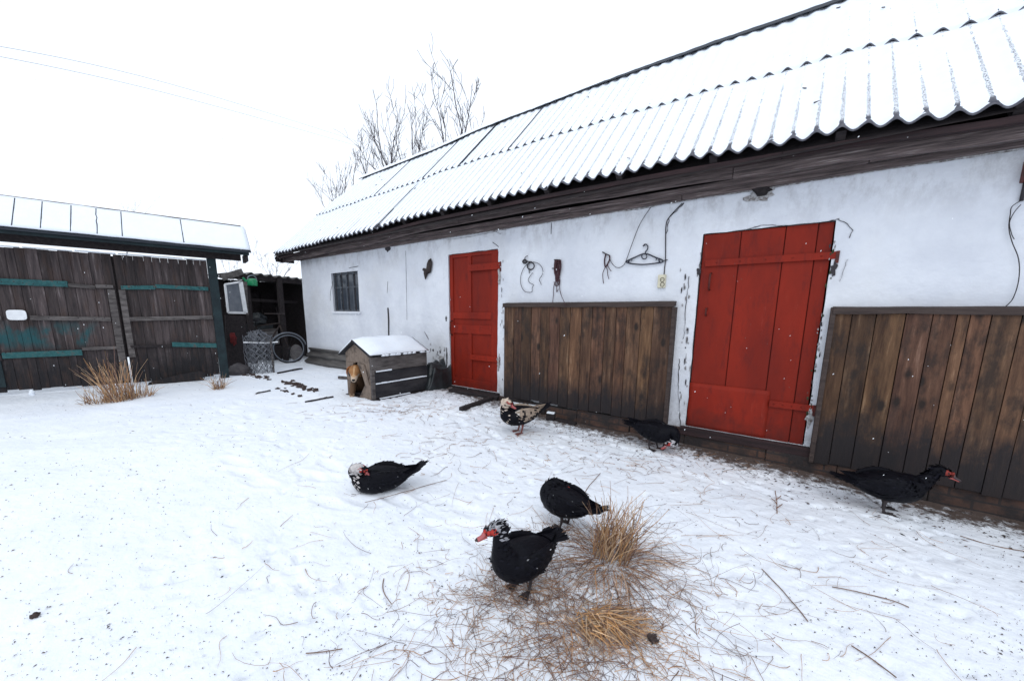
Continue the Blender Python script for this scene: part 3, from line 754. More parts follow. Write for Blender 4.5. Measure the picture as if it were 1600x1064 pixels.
# coat hanger
t = wth('coat_hanger', 'dark plastic coat hanger hooked on the white wall', 'hanger', 1007, 396)
def P6(x, y, o=.02): return wp(800+x*.1625, 380+y*.1625, o)
q = MB(); q.tube(cat_rom([P6(1110, 170), P6(1180, 138), P6(1280, 102), P6(1380, 138), P6(1440, 160), P6(1450, 175), P6(1435, 186), P6(1350, 198), P6(1250, 206), P6(1150, 198), P6(1105, 186), P6(1095, 178), P6(1110, 170)], 4), .0075, 6)
for a, b2 in (((1125, 165), (1118, 186)), ((1412, 150), (1418, 186))): q.tube([P6(*a), P6(*b2)], .0075, 6)
for a in ((1150, 165), (1388, 158)): q.tube([P6(a[0]-8, a[1]-16), P6(a[0]+6, a[1]-6), P6(a[0]-6, a[1]+6)], .005, 5)
q.tube([P6(1272+25*math.cos(k*.6), 128+26*math.sin(k*.6)) for k in range(11)], .006, 5)
q.build('frame', M['hanger'], t, smooth=True)
q = MB(); q.tube(cat_rom([P6(1280, 102), P6(1284, 85), P6(1302, 60), P6(1306, 35), P6(1292, 14), P6(1275, 14), P6(1260, 32)], 5), .0065, 6); q.build('hook', M['hanger'], t, smooth=True)
q = MB(); q.tube([P6(1276, 22, -.01), P6(1276, 22, .03)], .005, 6); q.build('nail', M['wire'], t)
# socket and cable
c2 = wp(1035, 440, .0)
t = wth('wall_socket', 'old cream double wall socket below the coat hanger', 'socket', 1035, 440)
a, b2 = on_y(1028.5, 450.5, D), on_y(1042, 429.5, D)
q = MB(); q.box(a.x, b2.x, D-.045, D-.004, a.z, b2.z); q.build('box', M['ivory'], t, bevel=.006)
for py in (437.3, 444.6):
    s_ = on_y(1034.8, py, D-.046); q = MB(); q.tube([s_+V((.021*math.cos(k*.524), 0, .021*math.sin(k*.524))) for k in range(12)], .0035, 5, closed=True)
    q.tube([s_+V((-.008, .002, 0)), s_+V((-.008, -.002, 0))], .004, 6); q.tube([s_+V((.008, .002, 0)), s_+V((.008, -.002, 0))], .004, 6)
    q.build('outlet', M['ivory_dark'], t, smooth=True)
q = MB(); q.tube(cat_rom([wp(1037.5, 430, .012), wp(1038.5, 418, .010), wp(1039.8, 405, .008), wp(1040, 372, .008), wp(1041, 350, .012), wp(1047, 338, .01), wp(1066, 318, .010)], 4), .0052, 6)
q.tube([wp(1036, 407.5, .012), wp(1043, 406.5, .012)], .005, 5)
tag(q.build('power_cable', M['wire'], smooth=True), 'dark cable running up the wall from the cream socket', 'cable')
# string with a tassel of rope
t = wth('knotted_string', 'short knotted rope on a nail with a string up to the eaves', 'string', 947, 398)
q = MB(); q.tube([P6(870, 86, .012), P6(900, 104, .03), P6(938, 120, .012)], .007, 6); q.build('nail', M['wire'], t)
q = MB(); q.tube(cat_rom([P6(902, 110), P6(890, 165), P6(898, 230), P6(925, 190), P6(940, 150), P6(936, 118)], 4), .008, 6)
q.tube(cat_rom([P6(898, 228), P6(888, 250), P6(872, 300), P6(880, 388)], 4), .004, 5); q.tube(cat_rom([P6(898, 228), P6(915, 250), P6(920, 300), P6(932, 345)], 4), .004, 5)
q.tube(cat_rom([P6(915, 200), P6(935, 245), P6(955, 270)], 4), .004, 5)
q.build('rope', M['cord'], t, smooth=True)
q = MB(); q.tube(cat_rom([P6(940, 150), P6(965, 200), P6(1000, 232), P6(1035, 236), P6(1070, 215), P6(1092, 180), P6(1125, 90), P6(1150, 20), wp(1000, 350, .02), wp(1017, 324, .03)], 5), .0035, 5); q.build('string', M['wire'], t, smooth=True)
# loop of wire
t = wth('wire_loop', 'tangled loop of thin wire hanging right of the narrow red door', 'wire', 820, 405)
q = MB(); q.tube(cat_rom([P6(190, 185), P6(140, 210), P6(108, 250), P6(86, 310), P6(82, 370), P6(95, 425), P6(125, 465), P6(165, 474), P6(192, 466), P6(194, 430), P6(205, 400), P6(175, 385), P6(155, 355), P6(175, 315), P6(200, 286)], 5), .0038, 5)
q.tube(cat_rom([P6(200, 182), P6(250, 195), P6(285, 230), P6(298, 275), P6(285, 315), P6(262, 350), P6(272, 375), P6(282, 402)], 5), .0038, 5); q.build('wire', M['wire'], t, smooth=True)
q = MB()
for k in range(3): q.tube([P6(180+(36-2*k)*math.cos(i*.55+k), 220+(38-3*k)*math.sin(i*.55+k), .015+.006*k) for i in range(12)], .005, 5, closed=True)
for k in range(3): q.tube([P6(122+(22-4*k)*math.cos(i*.7), 178+(20-3*k)*math.sin(i*.7), .015+.008*k) for i in range(9)], .006, 5, closed=True)
q.tube(cat_rom([P6(120, 160), P6(128, 135), P6(150, 122)], 4), .005, 5); q.tube([P6(145, 178), P6(190, 182)], .008, 5); q.tube([P6(163, 250), P6(167, 290)], .006, 5)
q.build('coil', M['wire'], t, smooth=True)
# hank of cord
t = wth('cord_hank', 'hank of dark cords hung on the wall above the plank cover', 'cord', 871, 410)
q = MB()
for k in range(16):
    xa = 412+k*3.8; l = random.uniform(330, 405)
    q.tube(cat_rom([P6(xa, 162, .015+.012*(k % 3)), P6(xa+random.uniform(-12, 6), 230, .02+.012*(k % 3)), P6(xa+random.uniform(-12, 10), 300, .02), P6(430+random.uniform(-22, 28), l, .02)], 4), .0055, 5)
q.tube(cat_rom([P6(405, 370), P6(415, 405), P6(435, 410), P6(450, 395), P6(455, 360)], 4), .005, 5)
q.build('cords', M['cord'], t, smooth=True)
q = MB(); q.tube(cat_rom([P6(410, 380), P6(400, 430), P6(398, 500), P6(392, 560, .06), wp(863, 487, .12)], 4), .0042, 5); q.tube(cat_rom([P6(460, 350), P6(458, 420), P6(470, 490), P6(500, 560, .12), wp(884, 478, .13)], 4), .0042, 5)
q.tube(cat_rom([P6(430, 400), P6(430, 470), P6(445, 440)], 4), .004, 5); q.build('tail', M['cord'], t, smooth=True)
q = MB(); q.tube([P6(385, 243, .012), P6(415, 243, .02)], .006, 5); q.tube([P6(405, 160, -.0), P6(462, 162, .03)], .006, 5); q.build('nail', M['wire'], t)
# dark iron tool
t = wth('iron_hook', 'dark iron hook with a pointed end hung left of the narrow red door', 'hook', 668, 423)
def P5(x, y, o=.03): return wp(600+x*.1875, 330+y*.1875, o)
q = MB(); q.ball(P5(376, 462), (.055, .035, .115), 12, 8, nz=.5, nsc=2, T=Matrix.Rotation(.25, 3, 'Y')); q.build('head', M['black_iron'], t, smooth=True)
q = MB(); q.tube([P5(352, 480), P5(348, 520), P5(345, 568)], [.035, .035, .008], 7); q.tube([P5(365, 505), P5(330, 486)], [.022, .026], 7); q.build('spike', M['black_iron'], t, smooth=True)
q = MB(); q.tube([P5(370, 420, -.0), P5(370, 415, .05)], .006, 5); q.build('nail', M['wire'], t)
# meter box and cable at right edge
a = on_y(1590.5, 288, D); b2 = on_y(1590.5, 262, D)
t = thing('meter_box', 'red brown box on the wall at the right edge of the frame', 'box', (a.x, D, a.z))
q = MB(); q.box(a.x, a.x+.16, D-.09, D-.008, a.z, b2.z+.03); q.build('box', M['red_dark'], t, bevel=.006)
q = MB(); c2 = on_y(1594, 289, D-.03); e2 = on_y(1592, 315, D-.02); q.tube([c2+V((.02, 0, .02)), e2+V((0.01, 0, 0))], .010, 6); q.build('tube', M['wire'], t, smooth=True)
q = MB()
P7 = lambda x, y, o=.02: wp(1240+x*.357, 120+y*.357, o)
q.tube(cat_rom([P7(990, 545), P7(955, 570), P7(948, 605), P7(942, 660), P7(955, 720), P7(985, 800), P7(985, 890), P7(960, 970), P7(925, 1008)], 5), .0028, 5)
q.tube(cat_rom([P7(995, 560), P7(965, 595), P7(945, 640), P7(955, 690), P7(966, 712)], 5), .0024, 5)
tag(q.build('loose_wire', M['wire'], smooth=True), 'loose wire dangling below the red brown box', 'wire')

# ------------------------------------------------------------------ gate with its little roof
G1 = on_g(350, 590); G0 = on_g(0, 618)
GU = V((G0.x-G1.x, G0.y-G1.y, 0)).normalized(); GN = V((-GU.y, GU.x, 0)); G1.z = .16
def gp(s_, z, o=0): return V((G1.x, G1.y, 0))+GU*s_+GN*o+V((0, 0, z))
GT = lambda v: gp(v.x, v.z, v.y)                             # box coords: x along the gate, y towards the yard, z up
gate = thing('yard_gate', 'weathered double wooden yard gate with teal rails under a little snowy roof', 'gate', (G1.x, G1.y, .16))
SL = 3.6; SG = 1.15
def leaf(s0, s1, label):
    q = MB(); s_ = s0
    while s_ < s1-.01:
        e = min(s1, s_+random.uniform(.075, .125)); k = random.uniform(.6, 1.45)
        z0 = .235+random.uniform(-.02, .02); zt = 2.165-.010*(s_)+random.uniform(-.006, .004)
        q.box(s_+.0012, e-.0012, -.012+random.uniform(-.004, .004), .014+random.uniform(-.004, .004), z0, zt, col=(k, k, k*1.02), T=GT); s_ = e
    q.box(s0+.02, s1-.02, -.024, -.0165, .26, 2.09, col=(.35, .35, .35), T=GT)
    o = q.build('gate_leaf', M['gate_wood'], gate, bevel=.002); o['label'] = label; return o
lf1 = leaf(.05, SG-.007, 'right gate leaf'); lf2 = leaf(SG+.007, SL, 'left gate leaf')
def grail(parent, name, s0, s1, z0, z1, mm, o0=.02, o1=.05, dz=0):
    q = MB(); k = random.uniform(.8, 1.3)
    q.add([GT(V(p)) for p in ((s0, o0, z0), (s1, o0, z0+dz), (s1, o0, z1+dz), (s0, o0, z1), (s0, o1, z0), (s1, o1, z0+dz), (s1, o1, z1+dz), (s0, o1, z1))],
          [(3, 2, 1, 0), (4, 5, 6, 7), (0, 1, 5, 4), (2, 3, 7, 6), (1, 2, 6, 5), (0, 4, 7, 3)], col=(k, k, k))
    q.build(name, mm, parent, bevel=.003)
grail(lf1, 'rail', .07, .72, 1.675, 1.735, M['teal'], dz=.01); grail(lf1, 'rail', .722, 1.10, 1.665, 1.725, M['teal'], .021, .046, dz=-.02)
grail(lf2, 'rail', 1.18, 1.36, 1.655, 1.705, M['grey_wood']); grail(lf2, 'rail', 1.365, 1.62, 1.64, 1.69, M['grey_wood'], dz=.02)
grail(lf2, 'rail', 1.625, 3.4, 1.655, 1.735, M['teal'])
grail(lf1, 'rail', .06, 1.06, 1.205, 1.265, M['grey_wood'], dz=-.03); grail(lf2, 'rail', 1.26, 2.02, 1.175, 1.235, M['grey_wood'], dz=.02); grail(lf2, 'rail', 2.26, 3.4, 1.19, 1.25, M['grey_wood'])
grail(lf1, 'rail', .05, .62, .715, .79, M['teal'], dz=.045); grail(lf1, 'rail', .625, 1.1, .755, .795, M['dark_wood'], dz=.01)
grail(lf2, 'rail', 1.2, 1.60, .755, .80, M['grey_wood']); grail(lf2, 'rail', 1.605, 2.32, .685, .765, M['teal']); grail(lf2, 'rail', 2.325, 3.4, .66, .74, M['dark_wood'])
grail(lf1, 'stile', 1.06, 1.132, .62, 1.64, M['grey_wood'], .0215, .044); grail(lf2, 'stile', 1.17, 1.25, .26, 1.64, M['grey_wood'], .0215, .046)
grail(lf2, 'stile', 2.34, 2.44, .3, 1.645, M['teal_dark'], .0215, .04)
for lf, s0, s1 in ((lf1, .06, 1.12), (lf2, 1.18, 3.5)):
    q = MB()
    for k in range(int((s1-s0)*26)):
        s_ = random.uniform(s0, s1); z = random.choice((1.70, 1.69, .75, 1.22)); q.ball(gp(s_, z+random.uniform(-.02, .02), .05), .006, 5, 4)
    q.build('nail_heads', M['crack'], lf)
# white rounded plate on the left gate leaf
q = MB(); c_s, c_z, hw, hh = 2.125, 1.262, .085, .068; n_ = 28; pts = []
for i in range(n_):
    a = 2*math.pi*i/n_; ca, sa = math.cos(a), math.sin(a)
    pts.append(gp(c_s+hw*math.copysign(abs(ca)**.45, ca), c_z+hh*math.copysign(abs(sa)**.45, sa), .054))
q.poly(pts, GN*.012); o = q.build('white_plate', M['white_paint'], lf2, bevel=.003)
# posts, beam, canopy
q = MB(); q.box(-.075, .045, -.06, .065, -.1, 2.34, T=GT); q.build('post', M['teal_dark'], gate, bevel=.006)
q = MB(); q.box(3.61, 3.74, -.06, .065, -.1, 2.34, T=GT); q.build('post', M['teal_dark'], gate, bevel=.006)
q = MB(); q.box(-.42, 3.9, .066, .12, 2.20, 2.335, T=GT); q.build('beam', M['dark_wood'], gate, bevel=.005)
q = MB(); q.box(-.50, 4.0, .10, .335, 2.30, 2.315, T=GT); q.build('soffit', M['dark_wood'], gate)
q = MB(); q.box(-.515, 4.0, .336, .362, 2.275, 2.345, T=GT); q.build('eave_board', M['teal_dark'], gate, bevel=.003)
q = MB(); q.box(-.50, -.46, -.06, .33, 2.18, 2.30, T=GT); q.build('end_board', M['dark_wood'], gate, bevel=.003)
def canp(s_, t, lift=0): return gp(s_, 2.335+.43*t+lift, .40-.42*t)
q = MB(); s0, s1 = -.53, 4.05; k = 60; vs = []
for j in range(9):
    t = j/8
    for i in range(k+1):
        s_ = s0+(s1-s0)*i/k; vs.append(canp(s_-.10*t*(1 if i == 0 else 1)*0, t, .020+.006*noise.noise((s_*4, t*4, 0))))
q.add(vs, [(j*(k+1)+i, (j+1)*(k+1)+i, (j+1)*(k+1)+i+1, j*(k+1)+i+1) for j in range(8) for i in range(k)])
o = q.build('canopy_snow', M['snow'], gate, smooth=True); so_ = o.modifiers.new('solid', 'SOLIDIFY'); so_.thickness = .016; so_.offset = 1
q = MB(); q.add([canp(s0-.01, -.03), canp(s1, -.03), canp(s1, 1.0), canp(s0-.01, 1.0)], [(0, 3, 2, 1)]); o = q.build('canopy_roof', M['seam'], gate); so_ = o.modifiers.new('solid', 'SOLIDIFY'); so_.thickness = .012
q = MB(); q.add([gp(s0, 2.765, -.02), gp(s1, 2.765, -.02), gp(s1, 2.42, -.40), gp(s0, 2.42, -.40)], [(0, 1, 2, 3)]); q.build('rear_slope', M['seam'], gate)
for px, pxt in ((19, 13), (64, 55.5), (111, 99.5), (152.5, 137.5), (192, 175), (288, 269)):
    pe = 355+.101*px; A = on_plane(px, pe, GN, GN.dot(gp(0, 0, .40))); sA = (A-gp(0, 0, 0)).dot(GU)
    q = MB(); q.tube([canp(sA+.015*noise.noise((i, px, 1)), i/8*.93, .041) for i in range(9)], .0065, 5); q.build('canopy_seam', M['seam'], gate)
q = MB(); q.tube([gp(s0+.05, 2.795, -.02), gp(s1, 2.785, -.02)], .016, 6); q.build('canopy_ridge', M['reddish_wood'], gate, smooth=True)
q = MB(); s_ = .05
while s_ < 3.5:
    e = s_+random.uniform(.15, .6)
    if abs(s_-.95) > .06: q = MB(); q.box(s_, min(3.55, e), -.016, .03, 2.168-.010*s_, 2.180-.010*s_+random.uniform(0, .006), T=GT); q.build('ledge_snow', M['snow'], gate, bevel=.004)
    s_ = e+random.uniform(0, .03)
grail(lf2, 'gap_blocker', 1.125, 1.165, .62, 2.13, M['dark_wood'], -.045, -.0165)  # dark strip added behind the gap, blocks daylight in its upper part
# loose board leaning on the foot of the gate
q = MB(); pts = [gp(*p, .11) for p in ((.98, .17), (.28, .185), (.24, .30), (.33, .345), (.62, .30), (.95, .22))]
q.poly(pts, GN*.022-V((0, 0, .0))); tag(q.build('loose_board', M['gate_wood'], bevel=.003), 'dark split board standing against the foot of the right gate leaf', 'board')
q = MB(); P = gp(2.12, ground(*gp(2.12, 0).xy)+.02, .12)
q.ball(P, (.03, .03, .05), 8, 6, nz=.4); tag(q.build('snow_lump', M['snow'], smooth=True), 'small lump of snow stuck at the foot of the left gate leaf', 'snow lump')

# ------------------------------------------------------------------ lean-to shed between gate and barn
sx = -9.75
shed = thing('lean_to_shed', 'dark open lean-to shed between the gate and the barn', 'shed', (sx, 3.2, .2))
q = MB(); q.box(-11.6, -11.54, 1.9, 4.9, 0, 2.12); q.box(-11.55, -9.7, 4.72, 4.78, 0, 2.1); q.box(-11.55, -9.6, 1.90, 1.96, 0, 2.05)
q.build('wall', M['dark_wood'], shed)
e_l = on_plane(374, 423, V((1, 0, 0)), -9.6); e_r = on_plane(469, 434, V((1, 0, 0)), -9.6)
q = MB(); k = 130; vs = []
ya, yb2 = e_l.y, 4.9
for j in range(5):
    for i in range(k+1):
        y = ya+(yb2-ya)*i/k; z = e_l.z+(e_r.z-e_l.z)*(y-ya)/(e_r.y-ya); x = -9.6-2.2*j/4
        vs.append((x, y, z-.03+.028*math.cos(2*math.pi*y/.19)+.02*noise.noise((y*2, 0, 0))+.04*j/4))
q.add(vs, [(j*(k+1)+i, j*(k+1)+i+1, (j+1)*(k+1)+i+1, (j+1)*(k+1)+i) for j in range(4) for i in range(k)])
o = q.build('roof', M['slate_bare'], shed, smooth=True); so_ = o.modifiers.new('solid', 'SOLIDIFY'); so_.thickness = .012
q = MB(); zc = e_l.z
q.bar((-9.68, ya, zc-.10), (-9.68, 4.7, e_r.z-.12), .05, .09); q.bar((-10.2, 2.0, zc-.55), (-10.2, 4.6, zc-.62), .06, .07)
q.build('beam', M['dark_wood'], shed, bevel=.004)
for px, py in ((384, 440), (436, 440)):
    c2 = on_plane(px, py, V((1, 0, 0)), -9.65); q = MB(); q.box(-9.70, -9.60, c2.y-.05, c2.y+.05, 0, zc-.1); q.build('post', M['dark_wood'], shed, bevel=.005)
q = MB(); a = on_plane(347, 434, V((1, 0, 0)), -9.4)       # sloping barge board towards the gate
q.bar((-9.5, e_l.y+.02, e_l.z-.02), (-9.4, a.y, a.z), .03, .12); q.build('barge_board', M['slate_bare'], shed)
q = MB()
for k in range(7):
    y = 2.1+k*.36; q.box(-11.5, -11.46, y, y+.3, .1, 1.85+random.uniform(-.2, 0))
q.build('boarding', M['dark_wood'], shed)
rs_ = random.Random(5); q = MB()
for k in range(9):
    y = rs_.uniform(2.3, 4.4); x = rs_.uniform(-11.2, -10.3); q.tube([(x, y, .1), (x-.2, y+rs_.uniform(-.25, .25), rs_.uniform(.8, 1.5))], rs_.uniform(.012, .03), 6)
tag(q.build('stacked_poles', M['dark_wood']), 'dark poles stacked upright at the back of the shed', 'poles')
for k, (px, py, sz, lb) in enumerate(((402, 500, .2, 'dark sack slumped high in the shed, left of the crate'), (445, 552, .22, 'dark sack on the shed floor behind the bicycle'))):
    c2 = on_plane(px, py, V((1, 0, 0)), -10.3); q = MB(); q.ball((c2.x, c2.y, c2.z), (sz, sz, sz*.8), 12, 8, nz=.5, nsc=2); q.box(c2.x-.3, c2.x+.2, c2.y-.25, c2.y+.25, .1, c2.z-.1); tag(q.build('dark_clutter', M['tarp'], smooth=False), lb, 'clutter')  # plain dark shapes added as clutter in the dark shed
# window sash hung beside the gate post
def shp(px, py, X): return on_plane(px, py, V((1, 0, 0)), X)
X_ = -9.25
t = thing('window_sash', 'old white framed window sash leaning out above the netting', 'window sash', shp(370, 470, X_))
q4 = [shp(*p, X_) for p in ((351.5, 444.5), (375.5, 440.5), (383.5, 489), (356.5, 488.5))]
q = MB()
for a, b2, wd in ((q4[0], q4[1], .035), (q4[1], q4[2], .075), (q4[2], q4[3], .045), (q4[3], q4[0], .03)): q.bar(a, b2, .05, wd, up=(V((1, 0, 0)).cross(b2-a)))
q.build('frame', M['white_paint'], t, bevel=.003)
q = MB(); q.poly(q4, (-.008, 0, 0)); q.build('pane', M['glass_pale'], t)
q = MB(); a, b2 = shp(378, 441, X_-.1), shp(388, 491, X_-.1); a2, b3 = shp(386, 440, X_-.1), shp(380, 491, X_-.1)
q.poly([a, a2, shp(389, 492, X_-.1), shp(381.5, 491, X_-.1)], (-.05, 0, 0)); tag(q.build('grey_board', M['grey_wood'], bevel=.003), 'short grey board behind the white window sash', 'board')
# green watering can
t = thing('green_can', 'bright green enamel can hanging under the shed roof', 'can', shp(393.5, 441, -9.5))
c2 = shp(394, 440, -9.5)
q = MB(); k = 14; pr = [(.085, -.09), (.095, -.085), (.095, .03), (.07, .06), (.03, .065)]; vs = [c2+V((r*math.cos(2*math.pi*i/k), r*math.sin(2*math.pi*i/k), z)) for r, z in pr for i in range(k)]
q.add(vs, [(j*k+i, j*k+(i+1) % k, (j+1)*k+(i+1) % k, (j+1)*k+i) for j in range(4) for i in range(k)]+[tuple(range(k))[::-1], tuple(4*k+i for i in range(k))]); q.build('body', M['green'], t, smooth=True)
q = MB(); q.tube(cat_rom([c2+V((0, -.085, .03)), c2+V((0, -.06, .10)), c2+V((0, .02, .13)), c2+V((0, .075, .09)), c2+V((0, .09, .03))], 5), .012, 6); q.build('handle', M['rim'], t, smooth=True)
q = MB(); q.tube(cat_rom([c2+V((0, -.09, -.02)), c2+V((0, -.14, .03)), c2+V((0, -.17, .07))], 4), [.025]*4+[.02]*4+[.016], 8); q.build('spout', M['green'], t, smooth=True)
# roll of netting
c2 = on_g(407, 582); t = thing('netting_roll', 'upright roll of wire netting at the corner of the gate', 'wire netting', c2)
def net_roll(rad, h, turns, ph, bulge=0):
    q = MB(); nu, nv = int(20*turns), 12
    def pt(u, v):
        a = ph+2*math.pi*turns*u/nu; r = rad*(1-.25*u/nu)+.03*noise.noise((u*.3, v*.3, ph))+bulge*math.sin(v/nv*3.1)
        return c2+V((r*math.cos(a), r*math.sin(a), h*(v/nv)+.05*noise.noise((u*.5, ph, 2))*(v/nv)))
    for u in range(nu):
        for v in range(nv):
            if (u+v) % 2 == 0:
                q.tube([pt(u, v), pt(u+1, v+1)], .0036, 3, cap=False)
                if u > 0: q.tube([pt(u, v), pt(u-1, v+1)], .0036, 3, cap=False)
    return q
net_roll(.24, .70, 2.2, .4).build('outer_netting', M['mesh_wire'], t)
net_roll(.13, .78, 1.6, 2.4).build('inner_netting', M['mesh_wire'], t)
q = MB()
for k in range(14):
    a = random.uniform(0, 6.28); r = random.uniform(.1, .24); b2 = a+random.uniform(-1, 1)
    q.tube(cat_rom([c2+V((r*math.cos(a), r*math.sin(a), .68)), c2+V((r*.6*math.cos(b2), r*.6*math.sin(b2), .76+random.uniform(0, .06))), c2+V((r*math.cos(b2+.8), r*math.sin(b2+.8), .68))], 4), .006, 4)
q.build('loose_ends', M['mesh_wire'], t)
c3 = on_g(428, 582)
q = MB(); q.tube([c3+V((0, 0, -.02)), c3+V((-.01, .0, .66))], .018, 6); q.build('stake', M['grey_wood'], t)
q = MB(); q.tube([c2+V((.1, -.26, .60)), c2+V((.12, .1, .57)), c2+V((.14, .30, .58))], .013, 5); q.build('stick', M['white_paint'], t)
# bicycle in the shed
wc = on_g(458, 568); wc = V((wc.x-.15, wc.y, wc.z+.335))
bike = thing('bicycle', 'old bicycle parked in the dark shed by the barn corner', 'bicycle', V((wc.x, wc.y, wc.z-.335)))
BA = V((-.35, .94, 0)).normalized(); BA = V((-.80, -.60, 0)).normalized()
wd = V((.28, .96, 0)).normalized()                           # front wheel plane faces the yard
def wheel(c2, ax, parent):
    q = MB(); q.tube([c2+ax*(.325*math.cos(i*2*math.pi/36))+V((0, 0, .325*math.sin(i*2*math.pi/36))) for i in range(36)], .018, 6, closed=True); wo2 = q.build('wheel', M['tyre'], parent, smooth=True)
    q = MB(); q.tube([c2+ax*(.298*math.cos(i*2*math.pi/36))+V((0, 0, .298*math.sin(i*2*math.pi/36))) for i in range(36)], .012, 6, closed=True); q.build('rim', M['rim'], wo2, smooth=True)
    q = MB()
    for i in range(20):
        a = i*2*math.pi/20; q.tube([c2, c2+ax*(.298*math.cos(a))+V((0, 0, .298*math.sin(a)))], .0022, 3, cap=False)
    sd_ = ax.cross(V((0, 0, 1))); q.tube([c2-sd_*.04, c2+sd_*.04], .02, 8); q.build('spokes', M['wire'], wo2)
    q = MB(); q.tube([c2+ax*(.36*math.cos(a))+V((0, 0, .36*math.sin(a))) for a in [0.2+i*.16 for i in range(16)]], .014, 5); q.build('mudguard', M['rim'], wo2, smooth=True)
wheel(wc, wd, bike)
rc2 = wc+BA*1.02+V((0, 0, 0)); wheel(rc2, BA, bike)
hd = wc+BA*.16+V((0, 0, .52)); bb = wc+BA*.55+V((0, 0, -.04)); st_ = wc+BA*.70+V((0, 0, .50))
q = MB()
for a, b2, r in ((wc, hd, .014), (hd, hd+V((0, 0, .12)), .018), (hd, bb, .018), (hd+V((0, 0, .05)), st_, .016), (bb, st_, .016), (bb, rc2, .012), (st_, rc2, .010)): q.tube([a, b2], r, 6)
q.build('frame', M['black_iron'], bike, smooth=True)
sdv = BA.cross(V((0, 0, 1))); hb = hd+V((0, 0, .26))
q = MB(); q.tube([hd, hb], .012, 6); q.tube(cat_rom([hb-sdv*.28+BA*.14, hb-sdv*.22, hb, hb+sdv*.22, hb+sdv*.28+BA*.14], 4), .012, 6); q.build('handlebar', M['black_iron'], bike, smooth=True)
q = MB(); q.ball(st_+V((0, 0, .14)), (.13, .10, .04), 10, 6); q.tube([st_, st_+V((0, 0, .12))], .012, 6); q.build('saddle', M['tyre'], bike, smooth=True)
q = MB(); q.tube([bb-sdv*.1, bb+sdv*.1], .014, 6)
for k in (1, -1): q.bar(bb+sdv*.1*k, bb+sdv*.1*k+BA*.13*k-V((0, 0, .1*k)), .02, .015); q.bar(bb+sdv*.1*k+BA*.13*k-V((0, 0, .1*k))-BA*.05, bb+sdv*.1*k+BA*.13*k-V((0, 0, .1*k))+BA*.05, .09, .02)
q.build('pedals', M['black_iron'], bike)
# crate, disc, rag, stone in the shed
c2 = on_plane(428, 541, V((1, 0, 0)), -9.9)
t = thing('pale_crate', 'pale grey wooden box standing in the shed behind the netting', 'box', (c2.x, c2.y, ground(c2.x, c2.y)))
q = MB(); q.box(c2.x-.3, c2.x, c2.y-.16, c2.y+.16, .18, c2.z+.02); q.build('stand', M['dark_wood'], t, bevel=.005)
q = MB(); T = Matrix.Translation((c2.x, c2.y, c2.z+.02)) @ Matrix.Rotation(.08, 4, 'X')
for k in range(4): q.box(-.3, 0, -.14, .14, .02+.085*k, .095+.085*k, T=T)
q.build('slats', M['crate'], t, bevel=.004)
q = MB(); q.box(-.32, .02, -.16, .16, .36, .385, T=T); q.build('lid', M['grey_wood'], t, bevel=.004)
c2 = on_g(472, 566); q = MB(); n_ = 20
q.poly([c2+V((-.25, .14*math.cos(2*math.pi*i/n_), .20+.20*math.sin(2*math.pi*i/n_))) for i in range(n_)], (.03, 0, 0)); tag(q.build('round_lid', M['crate'], bevel=.006), 'grey round lid leaning behind the bicycle wheel', 'lid')
c2 = shp(364, 528, -9.0); q = MB(); q.ball(c2, (.03, .05, .12), 10, 8, nz=.7, nsc=2); tag(q.build('red_rag', M['red_rag'], smooth=True), 'dull red rag hanging beside the gate post', 'rag')
q = MB(); q.poly([shp(352, 492, -9.1), shp(384, 494, -9.1), shp(388, 584, -9.1), shp(356, 586, -9.1)], (-.04, 0, 0)); tag(q.build('dark_screen', M['dark_wood']), 'dark upright board panel beside the right gate post', 'board')
c2 = on_g(374, 585); q = MB(); q.ball(c2+V((0, 0, .06)), (.17, .2, .13), 14, 9, nz=.45, nsc=1.5); tag(q.build('stone', M['stone'], smooth=True), 'dark rounded stone beside the gate post', 'stone')

# ------------------------------------------------------------------ corrugated sheet against the wall
q = MB(); k = 60; vs = []; xa, xb = -8.86, -6.6
for j in range(2):
    for i in range(k+1):
        u = i/k; x = xa if j == 0 else xb
        zz = .10+.44*u; y = D-.22+.17*u
        vs.append((x, y-.032*math.cos(u*2*math.pi*3.1), zz))
q.add(vs, [(i, k+1+i, k+2+i, i+1) for i in range(k)]); o = q.build('corrugated_sheet', M['slate_bare'], smooth=True)
so_ = o.modifiers.new('solid', 'SOLIDIFY'); so_.thickness = .008
tag(o, 'grey corrugated sheet leaning on the wall left of the dog house', 'corrugated sheet')
q = MB(); q.box(0, .35, 0, .12, 0, .05, T=Matrix.Translation(on_g(528, 592)) @ Matrix.Rotation(.3, 4, 'Z')); o = q.build('plank_offcut', M['grey_wood'], bevel=.004); tag(o, 'short snowy plank offcut left of the dog house', 'plank')
q = MB(); q.box(0.01, .34, .01, .11, .051, .075, T=Matrix.Translation(on_g(528, 592)) @ Matrix.Rotation(.3, 4, 'Z')); q.build('snow_cap', M['snow'], o, bevel=.008)

